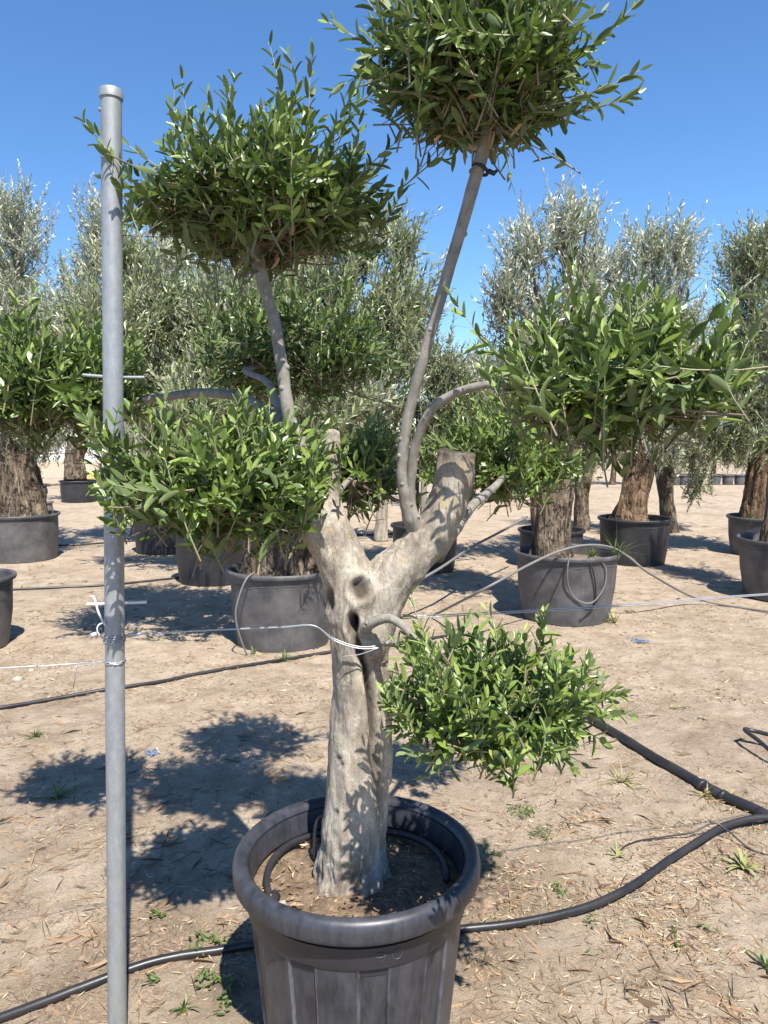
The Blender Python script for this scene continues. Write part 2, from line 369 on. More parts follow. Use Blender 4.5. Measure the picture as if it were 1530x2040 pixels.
# ------------------------------------------------------------------ the setting: ground
def build_ground():
    def axis(lo, hi, step, far, sgn):
        a = list(np.arange(lo, hi, step)); s = step
        while a[-1] < far: s *= 1.16; a.append(a[-1] + s)
        return a
    xs_p = axis(0, 2.6, 0.016, 420, 1); xs = np.array([-x for x in xs_p[:0:-1]] + xs_p)
    ys_p = axis(1.45, 5.2, 0.016, 900, 1); back = [1.45]; s = 0.03
    while back[-1] > -60: s *= 1.3; back.append(back[-1] - s)
    ys = np.array(back[:0:-1] + ys_p)
    X, Y = np.meshgrid(xs, ys, indexing='xy')
    Z = np.array([gh(x, y) for x, y in zip(X.ravel(), Y.ravel())])
    V = np.stack([X.ravel(), Y.ravel(), Z], 1)
    nx, ny = len(xs), len(ys)
    i, j = np.meshgrid(np.arange(ny - 1), np.arange(nx - 1), indexing='ij'); i = i.ravel(); j = j.ravel()
    q = np.stack([i * nx + j, i * nx + j + 1, (i + 1) * nx + j + 1, (i + 1) * nx + j], 1)
    T = np.vstack([q[:, [0, 1, 2]], q[:, [0, 2, 3]]])
    damp = np.array([damp_at(x, y) for x, y in zip(V[:, 0], V[:, 1])])
    o = MB().add(V, T, 0, damp).build('ground', M['ground']); o['kind'] = 'structure'
    o['label'] = 'dry cracked beige clay ground strewn with leaf litter'
build_ground()

# ------------------------------------------------------------------ leaves and shoots
def leaf_template(detail):
    if detail == 0:      # 5 vertices, 4 triangles
        return np.array([(0, 0, 0), (.5, .5, .06), (0, .5, -.03), (-.5, .5, .06), (0, 1, -.08)], float), np.array([(0, 1, 2), (0, 2, 3), (2, 1, 4), (2, 4, 3)])
    ys = [0.12, 0.36, 0.64, 0.87]; ws = [0.25, 0.47, 0.47, 0.25]
    V = [(0, 0, 0)]
    for y, w in zip(ys, ws):
        z = -0.16 * y * y
        V += [(w, y, z + 0.05), (0, y, z - 0.02), (-w, y, z + 0.05)]
    V += [(0, 1, -0.16)]
    T = [(0, 1, 2), (0, 2, 3)]
    for k in range(3):
        a = 1 + 3 * k; b = a + 3
        T += [(a, b, b + 1), (a, b + 1, a + 1), (a + 1, b + 1, b + 2), (a + 1, b + 2, a + 2)]
    T += [(10, 13, 11), (11, 13, 12)]
    return np.array(V, float), np.array(T)
LT = [leaf_template(0), leaf_template(1)]
def frame(D, Nn):
    D = unit(D); Nn = unit(Nn - D * (D * Nn).sum(-1, keepdims=True)); X = np.cross(D, Nn)
    return X, D, Nn
def put_leaves(mb, L, detail, mat=0):
    """L: dict of P, D, N, len, wid, tint arrays"""
    tv, tt = LT[detail]
    X, D, Nn = frame(L['D'], L['N'])
    ln = L['len'][:, None, None]; wd = L['wid'][:, None, None]; cu = L['curl'][:, None, None]
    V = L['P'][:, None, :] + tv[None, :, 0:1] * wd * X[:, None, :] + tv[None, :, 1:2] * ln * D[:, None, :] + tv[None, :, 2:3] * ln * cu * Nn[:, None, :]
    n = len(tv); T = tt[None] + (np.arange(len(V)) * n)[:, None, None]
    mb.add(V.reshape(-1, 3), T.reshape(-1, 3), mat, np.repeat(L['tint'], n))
def grow_shoots(base, g, length, K, leaf_len, leaf_w, bend, first=0.12, alpha=(30, 58), jitter=0.22, droptip=0.6, back=0.1):
    """S shoots, each with K nodes of opposite leaf pairs. Returns leaves and the shoot axes (S, 5, 3)."""
    S = len(base); g = unit(g)
    t = np.linspace(first, 1.0, K)[None, :, None]
    B = np.asarray(bend)
    ax = lambda tt: base[:, None, :] + length[:, None, None] * (g[:, None, :] * tt + B[:, None, :] * tt**2)
    P = ax(t)
    A = unit(g[:, None, :] + 2 * B[:, None, :] * t)
    ref = unit(rng.normal(size=(S, 1, 3)))
    e1 = unit(ref - A * (A * ref).sum(-1, keepdims=True)); e2 = np.cross(A, e1)
    out = []
    for side in (0, 1):
        ph = np.arange(K)[None, :] * (math.pi / 2) + side * math.pi + rng.normal(0, 0.25, (S, K))
        rad = np.cos(ph)[..., None] * e1 + np.sin(ph)[..., None] * e2
        al = np.radians(rng.uniform(*alpha, (S, K))) * (1 - 0.45 * np.linspace(0, 1, K)[None, :]**2)
        al = al[..., None]
        D = np.cos(al) * A + np.sin(al) * rad + rng.normal(0, jitter * 0.6, (S, K, 3))
        Nn = np.sin(al) * A - np.cos(al) * rad + rng.normal(0, jitter, (S, K, 3))
        sz = (1 - (1 - droptip) * np.linspace(0, 1, K)[None, :]**3) * rng.uniform(0.72, 1.15, (S, K))
        keep = rng.uniform(size=(S, K)) > 0.08
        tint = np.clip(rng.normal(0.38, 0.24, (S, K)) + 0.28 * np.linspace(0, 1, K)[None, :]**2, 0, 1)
        out.append((P[keep], D[keep], Nn[keep], (sz * leaf_len)[keep], (sz * leaf_w * rng.uniform(0.85, 1.15, (S, K)))[keep], tint[keep]))
    L = {k: np.concatenate([o[i] for o in out]) for i, k in enumerate(('P', 'D', 'N', 'len', 'wid', 'tint'))}
    L['curl'] = rng.normal(0.7, 0.8, len(L['P']))
    axes = ax(np.linspace(-back, 1, 4)[None, :, None])
    return L, axes
def put_twigs(mb, axes, r0, r1, mat, tint=None, sides=3):
    S, m, _ = axes.shape
    T = unit(axes[:, -1] - axes[:, 0])[:, None, :]
    ref = np.where(np.abs(T[..., 2:3]) > 0.9, np.array((1.0, 0, 0)), np.array((0, 0, 1.0)))
    e1 = unit(np.cross(T, ref)); e2 = np.cross(T, e1)
    A = np.linspace(0, 2 * math.pi, sides, endpoint=False)
    r = np.linspace(r0, r1, m)[None, :, None, None]
    V = axes[:, :, None, :] + r * (np.cos(A)[None, None, :, None] * e1[:, :, None, :] + np.sin(A)[None, None, :, None] * e2[:, :, None, :])
    q = []
    for i in range(m - 1):
        for j in range(sides):
            k = (j + 1) % sides; a, b, c, d = i * sides + j, i * sides + k, (i + 1) * sides + k, (i + 1) * sides + j
            q += [(a, b, c), (a, c, d)]
    T3 = np.array(q)[None] + (np.arange(S) * m * sides)[:, None, None]
    if tint is None: tint = np.tile(np.repeat(np.linspace(0.2, 1, m), sides), S)
    mb.add(V.reshape(-1, 3), T3.reshape(-1, 3), mat, tint)
def cat_leaves(Ls): return {k: np.concatenate([l[k] for l in Ls]) for k in Ls[0]}

# ------------------------------------------------------------------ pots
def bg_pot(label, x, y, R, H, Rb, mat, group=None, name='plant_pot', soil=True, lip=0.03, z0=None, seg=44, ell=0.0):
    z0 = (gh(x, y) - 0.012) if z0 is None else z0
    root = _empty(name, (x, y, z0)); tag(root, label, 'pot', group)
    t = 0.012
    b = MB().add(*lathe([(0.001, 0.0), (Rb - .02, 0.0), (Rb, 0.015), (Rb + (R - Rb) * .5, H * .5), (R - .028, H - lip - .035), (R - .028 + .004, H - lip), (R - t - .02, H - 0.01), (R - t - .022, H * .7), (0.001, H * .7)], seg, (x, y, z0)))
    part(b, 'body', mat, root, True, 35)
    r = MB().add(*lathe([(R - .03, H - lip), (R - .004, H - lip), (R, H - lip * .6), (R, H - .008), (R - .006, H), (R - .018, H), (R - .03, H - .012), (R - .032, H - lip)], seg, (x, y, z0)))
    part(r, 'rim', mat, root, True, 40)
    if soil:
        rr = np.linspace(0.0, R - .024, 7); V = []; T = []
        for i, q in enumerate(rr):
            for j in range(24):
                a = j * math.pi / 12
                V.append((x + q * math.cos(a), y + q * math.sin(a), z0 + H * .9 + .02 * noise.noise((x * 9 + q * 8 * math.cos(a), y * 7 + q * 8 * math.sin(a), 2)) - .02 * (q / R)**2 * 1.5))
        for i in range(6):
            for j in range(24):
                k = (j + 1) % 24; a, b_, c, d = i * 24 + j, i * 24 + k, (i + 1) * 24 + k, (i + 1) * 24 + j
                T += [(a, d, c), (a, c, b_)]
        part(MB().add(V, T), 'soil', M['soil'], root)
    return root

# ------------------------------------------------------------------ the main pot
PX, PY, PH = -0.064, 1.742, 0.476      # centre and rim height of the main pot
PR = 0.29
PZ = gh(PX, PY) - 0.006
def main_pot():
    root = _empty('plant_pot', (PX, PY, PZ)); tag(root, 'large grooved black pot with thick rolled rim holding the pruned pale-barked olive', 'pot')
    prof = [(0.001, 0.0), (0.207, 0.0), (0.216, 0.006), (0.220, 0.02)]
    for k in range(1, 10): prof.append((0.220 + 0.031 * k / 9, 0.02 + 0.325 * k / 9))
    n_rib = len(prof)
    prof += [(0.2555, 0.351), (0.257, 0.356), (0.2615, 0.398), (0.2625, 0.402), (0.258, 0.404), (0.2605, 0.428), (0.262, 0.431)]
    prof += [(0.252, 0.46), (0.250, 0.40), (0.246, 0.33), (0.001, 0.33)]
    seg = 480
    def radial(i, A):
        per = math.radians(36); a = np.mod(A - math.radians(-90 + 2.6), per)
        rec = 0.5 * (np.tanh((a - math.radians(0.35)) * 260) - np.tanh((a - math.radians(14.5)) * 260))
        line = np.exp(-((a - math.radians(0.0)) / math.radians(0.45))**2) + np.exp(-((a - math.radians(14.8)) / math.radians(0.45))**2) + np.exp(-((a - per) / math.radians(0.45))**2)
        sel = ((i >= 2) & (i < n_rib)) * 1.0
        up = (i >= n_rib - 1) * (i < n_rib) * 0.0
        return sel * (-0.0055 * rec + 0.0012 * line) + up
    VV, TT = lathe(prof, seg, (PX, PY, PZ), radial)
    A = np.linspace(0, 2 * math.pi, seg, endpoint=False); per = math.radians(36); a = np.mod(A - math.radians(-90 + 2.6), per)
    ln_ = np.exp(-(np.minimum(a, per - a) / math.radians(.7))**2) + np.exp(-((a - math.radians(14.8)) / math.radians(.7))**2)
    tn = np.zeros((len(prof), seg)); tn[2:n_rib] = np.clip(ln_, 0, 1)[None]; tn[2:n_rib] = np.maximum(tn[2:n_rib], .22)
    part(MB().add(VV, TT, 0, tn.ravel()), 'body', M['pot'], root, True, 28)
    lip = [(0.262, .4305), (.2835, .4225), (.2885, .4265), (.2900, .437), (.2905, .453), (.2885, .465), (.2820, .473), (.2730, .4765), (.2640, .474), (.2565, .467), (.2520, .456), (.2480, .43), (.2435, .405)]
    part(MB().add(*lathe(lip, 128, (PX, PY, PZ)), 0, .2), 'rim', M['pot'], root, True, 50)
    # the moulded mark on the band
    def on_band(deg, z, rr=0.2608):
        a = math.radians(-90 + deg); return (PX + rr * math.cos(a), PY + rr * math.sin(a), PZ + z)
    mk = MB()
    zc, hh = 0.379, 0.0115
    def r_at(z): return 0.257 + (z - .356) * 0.107 + 0.0002
    nine = [(2.2 * math.cos(t) + 12.6, hh * 0.5 * math.sin(t) + zc + hh * 0.45) for t in np.linspace(0, 2 * math.pi, 22)] + [(14.8, zc + .001), (14.0, zc - hh * 0.75), (12.0, zc - hh * .95)]
    zero = [(2.4 * math.cos(t) + 20.6, hh * math.sin(t) + zc) for t in np.linspace(0, 2 * math.pi, 30)]
    for d in (nine, zero):
        mk.add(*tube([on_band(a, z, r_at(z)) for a, z in d], 0.0011, 5), 0, .5)
    part(mk, 'moulded_number', M['pot'], root)
    # soil
    V = []; T = []; nr, ns = 22, 72
    for i in range(nr):
        q = (i / (nr - 1)) * 0.2495
        for j in range(ns):
            a = j * 2 * math.pi / ns; x, y = PX + q * math.cos(a), PY + q * math.sin(a)
            V.append((x, y, PZ + 0.392 + 0.012 * noise.noise((x * 14, y * 14, 2)) + 0.006 * noise.noise((x * 45, y * 45, 9)) + 0.016 * math.exp(-(q / .1)**2)))
    for i in range(nr - 1):
        for j in range(ns):
            k = (j + 1) % ns; a, b, c_, d = i * ns + j, i * ns + k, (i + 1) * ns + k, (i + 1) * ns + j
            T += [(a, d, c_), (a, c_, b)]
    part(MB().add(V, T), 'soil', M['soil'], root)
    # bark chips and dead leaves lying on the soil
    n = 380; q = 0.235 * np.sqrt(rng.uniform(0.05, 1, n)); a = rng.uniform(0, 2 * math.pi, n)
    P = np.stack([PX + q * np.cos(a), PY + q * np.sin(a), np.full(n, PZ + 0.404)], 1)
    D = np.stack([rng.normal(size=n), rng.normal(size=n), rng.normal(0, .18, n)], 1); Nn = np.stack([rng.normal(0, .3, n), rng.normal(0, .3, n), np.ones(n)], 1)
    L = dict(P=P, D=D, N=Nn, len=rng.uniform(.006, .030, n), wid=rng.uniform(.002, .007, n), tint=rng.uniform(0.0, .8, n), curl=rng.normal(0, 1.5, n))
    b = MB(); put_leaves(b, L, 0); o = part(b, 'wood_chips', M['litter'], root); o['kind'] = 'stuff'
main_pot()

# ------------------------------------------------------------------ the main tree
TD = 1.742
tree = _empty('olive_tree', at(700, 1745, TD)); tag(tree, 'pruned olive tree with forked pale trunk and round leafy pads, in grooved black pot', 'tree')
def px_tube(pts, sides=12, n=40, mod=None, caps=True):
    P = [at(p[0], p[1], p[2]) for p in pts]; R = [p[3] * 0.5 * ppm(p[1], p[2]) for p in pts]
    return tube(P, R, sides, caps, n, mod)
def main_trunk():
    mb = MB()
    flute = lambda t, a: 1 + 0.05 * np.sin(3 * a + 1.1) * (1 - t * .5) + 0.09 * np.sin(5 * a + 4 * t) * np.exp(-t * 7)
    mb.add(*px_tube([(697, 1800, TD, 160), (698, 1755, TD, 146), (701, 1700, TD, 134), (708, 1600, TD, 126), (714, 1470, TD, 121), (716, 1360, TD, 114), (716, 1290, TD, 118), (722, 1230, TD, 130), (722, 1180, TD, 122), (718, 1140, TD, 70)], 40, 70, flute))
    mb.add(*px_tube([(706, 1230, TD, 112), (692, 1150, TD, 100), (668, 1090, TD, 96), (649, 1035, TD, 88), (645, 990, TD + .01, 68), (653, 930, TD + .02, 50), (657, 885, TD + .03, 44), (659, 856, TD + .03, 42)], 28, 50))
    mb.add(*px_tube([(735, 1225, TD, 112), (775, 1155, TD, 100), (818, 1112, TD, 92), (860, 1063, TD, 84), (891, 1008, TD, 79), (905, 955, TD, 76), (912, 899, TD, 75)], 32, 50))
    mb.add(*px_tube([(645, 1085, TD - .01, 66), (620, 1056, TD - .03, 54), (608, 1042, TD - .035, 50)], 20, 10))     # cut stub
    mb.add(*px_tube([(735, 1300, TD - .04, 60), (742, 1262, TD - .045, 66), (748, 1235, TD - .04, 50)], 18, 12))      # swelling at the low branch
    mb.add(*px_tube([(765, 1560, TD - .005, 34), (766, 1420, TD - .005, 34), (764, 1330, TD - .005, 40)], 16, 16))   # the right-hand cord of the trunk
    tmp = mb.build('tmp', [])
    md = tmp.modifiers.new('r', 'REMESH'); md.mode = 'VOXEL'; md.voxel_size = 0.0042
    sm = tmp.modifiers.new('s', 'SMOOTH'); sm.factor = 0.5; sm.iterations = 5
    dg = bpy.context.evaluated_depsgraph_get(); me = bpy.data.meshes.new_from_object(tmp.evaluated_get(dg))
    bpy.data.objects.remove(tmp)
    n = len(me.vertices); V = np.empty(n * 3); me.vertices.foreach_get('co', V); V = V.reshape(-1, 3)
    Nn = np.empty(n * 3); me.vertices.foreach_get('normal', Nn); Nn = Nn.reshape(-1, 3)
    px, py, _ = project(V); front = Nn[:, 1] < 0.25
    d = np.array([0.0042 * noise.noise((x * 22, y * 22, z * 7)) + 0.0036 * noise.noise((x * 55, y * 55, z * 18 + 3)) + 0.0016 * noise.noise((x * 120, y * 120, z * 45)) for x, y, z in V])
    d *= 1 + 2.0 * np.clip((py - 1600) / 150, 0, 1)
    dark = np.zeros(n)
    def seg_dist(path):
        best = np.full(n, 1e9)
        for (x0, y0), (x1, y1) in zip(path[:-1], path[1:]):
            vx, vy = x1 - x0, y1 - y0; tt = np.clip(((px - x0) * vx + (py - y0) * vy) / (vx * vx + vy * vy), 0, 1)
            best = np.minimum(best, np.hypot(px - x0 - tt * vx, py - y0 - tt * vy))
        return best
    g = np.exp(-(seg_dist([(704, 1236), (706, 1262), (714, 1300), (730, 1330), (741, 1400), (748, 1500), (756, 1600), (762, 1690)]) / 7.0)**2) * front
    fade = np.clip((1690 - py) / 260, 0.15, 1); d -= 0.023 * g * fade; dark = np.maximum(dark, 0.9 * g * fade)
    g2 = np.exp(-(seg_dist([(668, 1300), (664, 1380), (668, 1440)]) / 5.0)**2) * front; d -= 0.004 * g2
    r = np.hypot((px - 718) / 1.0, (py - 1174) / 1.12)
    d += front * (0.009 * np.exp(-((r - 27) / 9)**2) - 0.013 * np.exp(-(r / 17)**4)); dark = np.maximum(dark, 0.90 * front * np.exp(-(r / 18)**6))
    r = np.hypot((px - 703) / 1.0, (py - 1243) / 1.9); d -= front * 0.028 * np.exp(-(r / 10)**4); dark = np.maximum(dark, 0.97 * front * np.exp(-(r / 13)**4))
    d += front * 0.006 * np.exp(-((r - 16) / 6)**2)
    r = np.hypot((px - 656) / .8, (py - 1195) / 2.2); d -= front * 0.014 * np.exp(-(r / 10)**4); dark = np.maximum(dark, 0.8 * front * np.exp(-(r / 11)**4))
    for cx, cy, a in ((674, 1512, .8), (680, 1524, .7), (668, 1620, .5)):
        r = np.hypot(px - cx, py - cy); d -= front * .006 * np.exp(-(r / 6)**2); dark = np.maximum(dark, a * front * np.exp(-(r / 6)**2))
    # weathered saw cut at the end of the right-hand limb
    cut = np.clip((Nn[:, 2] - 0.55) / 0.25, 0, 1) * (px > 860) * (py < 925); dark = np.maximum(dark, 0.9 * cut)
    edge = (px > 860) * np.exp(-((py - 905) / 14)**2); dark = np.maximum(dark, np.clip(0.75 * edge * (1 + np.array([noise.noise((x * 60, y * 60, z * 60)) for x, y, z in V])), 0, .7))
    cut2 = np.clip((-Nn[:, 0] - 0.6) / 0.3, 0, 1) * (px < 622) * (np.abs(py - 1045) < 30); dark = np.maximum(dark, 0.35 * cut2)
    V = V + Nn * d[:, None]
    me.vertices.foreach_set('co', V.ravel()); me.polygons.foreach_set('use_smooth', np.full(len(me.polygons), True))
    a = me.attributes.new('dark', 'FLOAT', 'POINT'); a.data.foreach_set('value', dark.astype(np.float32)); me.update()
    me.materials.append(M['bark'])
    o = link('trunk', me, tree); o.matrix_parent_inverse = Matrix.Translation(-tree.location)
main_trunk()

def branch(pts, n=60, nodes=True, mat='stem', name='branch', parent=None, sides=12):
    mb = MB()
    P = np.array([at(p[0], p[1], p[2]) for p in pts]); R = np.array([p[3] * 0.5 * ppm(p[1], p[2]) for p in pts])
    PR_ = catmull(np.hstack([P, R[:, None]]), n)
    w = np.array([[noise.noise((i * .23, k * 9.1 + P[0, 0] * 50, 0)) * .18 for k in range(3)] for i in range(n)])
    PR_[:, :3] += w * PR_[:, 3:4]
    rr = PR_[:, 3] * (1 + 0.07 * np.array([noise.noise((i * .5, P[0, 0] * 31, 3)) for i in range(n)]))
    mb.add(*tube(PR_[:, :3], rr, sides, True))
    if nodes:      # healed side-shoot scars
        for i in range(3, n - 2, 3):
            a = rng.uniform(0, 6.28); o = np.array((math.cos(a), math.sin(a) * .9, 0.1)); r = rr[i]
            c = PR_[i, :3]
            mb.add(*tube([c + o * r * .7, c + o * r * 1.05, c + o * r * 1.28], np.array([.55, .42, .2]) * r * rng.uniform(.7, 1.3), 7), 0, .9)
    return part(mb, name, M[mat], parent or tree)
# long stems, drawn from the trunk outwards (px, py, distance, width px)
branch([(655, 1000, TD + .02, 34), (628, 935, TD + .03, 30), (596, 880, TD + .05, 28), (577, 835, TD + .07, 27), (563, 740, TD + .08, 25), (546, 640, TD + .10, 24), (524, 560, TD + .10, 25), (511, 505, 1.84, 26), (515, 430, 1.85, 20)])
branch([(850, 1095, TD, 40), (826, 1050, TD - .01, 36), (811, 1010, TD - .03, 26), (802, 960, TD - .04, 24), (804, 890, TD - .05, 23), (820, 800, TD - .06, 22), (850, 690, TD - .08, 22), (885, 570, TD - .10, 23), (917, 460, TD - .12, 24), (946, 360, TD - .13, 26), (968, 270, 1.60, 27), (972, 180, 1.60, 20)], 80)
branch([(850, 1085, TD, 34), (830, 1045, TD - .02, 30), (818, 1000, TD - .03, 22), (820, 930, TD - .05, 20), (834, 868, TD - .07, 19), (864, 812, TD - .10, 19), (915, 780, TD - .13, 18), (980, 766, TD - .16, 16), (1050, 768, TD - .18, 15), (1120, 775, 1.56, 14)], 60)
branch([(630, 950, TD + .04, 24), (596, 895, TD + .10, 20), (560, 848, TD + .16, 19), (522, 812, TD + .22, 19), (470, 789, TD + .27, 19), (400, 782, TD + .32, 18), (320, 792, TD + .36, 16), (250, 797, TD + .40, 14), (170, 790, 2.15, 12)], 60)
branch([(590, 890, TD + .09, 18), (562, 840, TD + .12, 18), (548, 790, TD + .15, 16), (528, 758, TD + .20, 14), (490, 740, TD + .36, 12), (500, 732, TD + .58, 10), (560, 722, TD + .72, 8)], 50)
branch([(870, 1110, TD + .02, 34), (905, 1055, TD + .10, 26), (940, 1010, TD + .25, 20), (985, 970, TD + .45, 15), (1020, 935, 2.4, 12)], 40)
branch([(728, 1255, TD - .09, 24), (742, 1240, TD - .11, 22), (775, 1232, TD - .13, 19), (806, 1250, TD - .15, 17), (830, 1280, TD - .17, 14), (880, 1330, 1.50, 11), (950, 1380, 1.46, 9)], 40)
branch([(645, 1010, TD - .01, 30), (610, 985, TD - .02, 20), (560, 970, TD - .05, 14), (500, 965, 1.66, 11), (430, 960, 1.65, 9)], 30)
branch([(668, 985, TD + .02, 24), (690, 960, TD + .08, 12), (720, 940, TD + .16, 9), (750, 925, TD + .2, 7)], 24)

LEAF_POOL = []        # (crown object, leaf arrays)
def crown(cx, cy, rx, ry, D, rd, n, leaf_len, leaf_w, seed, up=0.9, flat=0.62, slen=(0.10, 0.19), K=8, extra=(), origin=None, tint=0.0, hang=0.25):
    global rng
    rng = np.random.default_rng(seed)
    c = at(cx, cy, D); s = ppm(cy, D); R = np.array((rx * s, rd, ry * s))
    d = unit(rng.normal(size=(n, 3))); low = rng.uniform(size=n) < (0.30 - hang * .2)
    d[:, 2] = np.where(low, np.abs(d[:, 2]), d[:, 2])
    r = rng.uniform(size=n) ** 0.42
    lump = np.array([1 + 0.42 * noise.noise((q[0] * 2.3 + seed, q[1] * 2.3, q[2] * 2.3)) for q in d])
    off = d * R * (r * lump)[:, None]; off[:, 2] *= np.where(off[:, 2] < 0, flat, 1.0)
    tip = c + off
    g = unit(d * np.array((0.8, 0.8, 0.55)) * (0.35 + 0.5 * r[:, None]) + np.array((0, 0, up)) + rng.normal(0, 0.33, (n, 3)))
    dn = (d[:, 2] < -0.25) & (r > 0.7); g[dn] = unit(g[dn] * np.array((1.3, 1.3, 0.2)) + np.array((0, 0, -hang)))
    ln = rng.uniform(*slen, n)
    bend = rng.normal(0, 0.10, (n, 3)) + np.array((0, 0, 0.10))
    base = tip - g * ln[:, None] * 0.92
    L, axes = grow_shoots(base, g, ln, K, leaf_len, leaf_w, bend, 0.08)
    Ls = [L]; mb = MB()
    # short shoots that clothe the underside and the inside
    n2 = int(n * 0.45); d2 = unit(rng.normal(size=(n2, 3))); d2[:, 2] = -np.abs(d2[:, 2]) * .8; d2 = unit(d2); r2 = rng.uniform(.45, .98, n2)
    off2 = d2 * R * r2[:, None]; off2[:, 2] *= flat
    g2 = unit(d2 * np.array((.9, .9, .25)) + rng.normal(0, .45, (n2, 3)) + np.array((0, 0, .12 - hang * .4)))
    ln2 = rng.uniform(.05, .10, n2); b2 = c + off2 - g2 * ln2[:, None] * .8
    L2, ax2 = grow_shoots(b2, g2, ln2, 5, leaf_len * .95, leaf_w, rng.normal(0, .1, (n2, 3)), .1, alpha=(35, 65))
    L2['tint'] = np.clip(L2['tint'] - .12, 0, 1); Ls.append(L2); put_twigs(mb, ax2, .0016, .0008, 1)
    o0 = c + np.array((0, 0, -R[2] * flat * .7)) if origin is None else np.asarray(origin)
    put_twigs(mb, axes, 0.0022, 0.0009, 1)
    # scaffold limbs inside the crown
    k = 26; idx = rng.choice(n, k, replace=False)
    tt = np.linspace(0, 1, 5)[None, :, None]; mid = (o0 + base[idx]) / 2 + rng.normal(0, 0.02, (k, 3)) + np.array((0, 0, -.015))
    sc = o0 * (1 - tt)**2 + 2 * mid[:, None] * tt * (1 - tt) + base[idx][:, None] * tt**2
    put_twigs(mb, sc, 0.0045, 0.0018, 1, 0.0, 5)
    k = n; j = rng.integers(0, 26, n); near = sc[j, rng.integers(1, 5, n)]
    for a_ in range(3):
        j2 = rng.integers(0, 26, n); q = sc[j2, rng.integers(1, 5, n)]
        better = np.linalg.norm(q - base, axis=1) < np.linalg.norm(near - base, axis=1); near[better] = q[better]
    con = near[:, None] * (1 - tt) + base[:, None] * tt
    put_twigs(mb, con, 0.0013, 0.0010, 1, 0.0)
    # long vigorous shoots given by their pixels
    for pts, Dd, ll in extra:
        P = np.array([at(p[0], p[1], Dd) for p in pts]); A = catmull(P, 5)
        g1 = A[-1] - A[0]; lg = np.linalg.norm(g1); bd = (A[2] - (A[0] + A[-1]) / 2) / lg
        gg = unit(g1[None]) + 4 * bd[None] * 1.0; 
        b1 = -4 * bd[None]
        gl = np.linalg.norm(gg)
        L2, ax2 = grow_shoots(A[:1], gg, np.array([lg * gl]), max(4, int(lg / 0.022)), ll, ll * 0.28, b1 / gl, 0.12, alpha=(28, 52), back=0.0)
        Ls.append(L2); put_twigs(mb, ax2, 0.0022, 0.0009, 1)
        q0 = A[0]; md = (q0 + o0) / 2 - (A[1] - A[0]) * .6; cv = (o0 * (1 - tt)**2 + 2 * md * tt * (1 - tt) + q0 * tt**2); put_twigs(mb, cv, .0032, .0022, 1, 0.0)
    L = cat_leaves(Ls); L['tint'] = np.clip(L['tint'] + tint, 0, 1)
    # leave the largest-showing leaves out of the mass: they become objects of their own
    qx, qy, qz = project(L['P']); inside = (qx > 10) & (qx < 1520) & (qy > 10) & (qy < 2030)
    score = L['len'] / qz * np.where(inside, 1, 0) * (1 + 1.6 * (D - L['P'][:, 1]) / rd)
    LEAF_POOL.append([mb, L, score, c])
    return mb
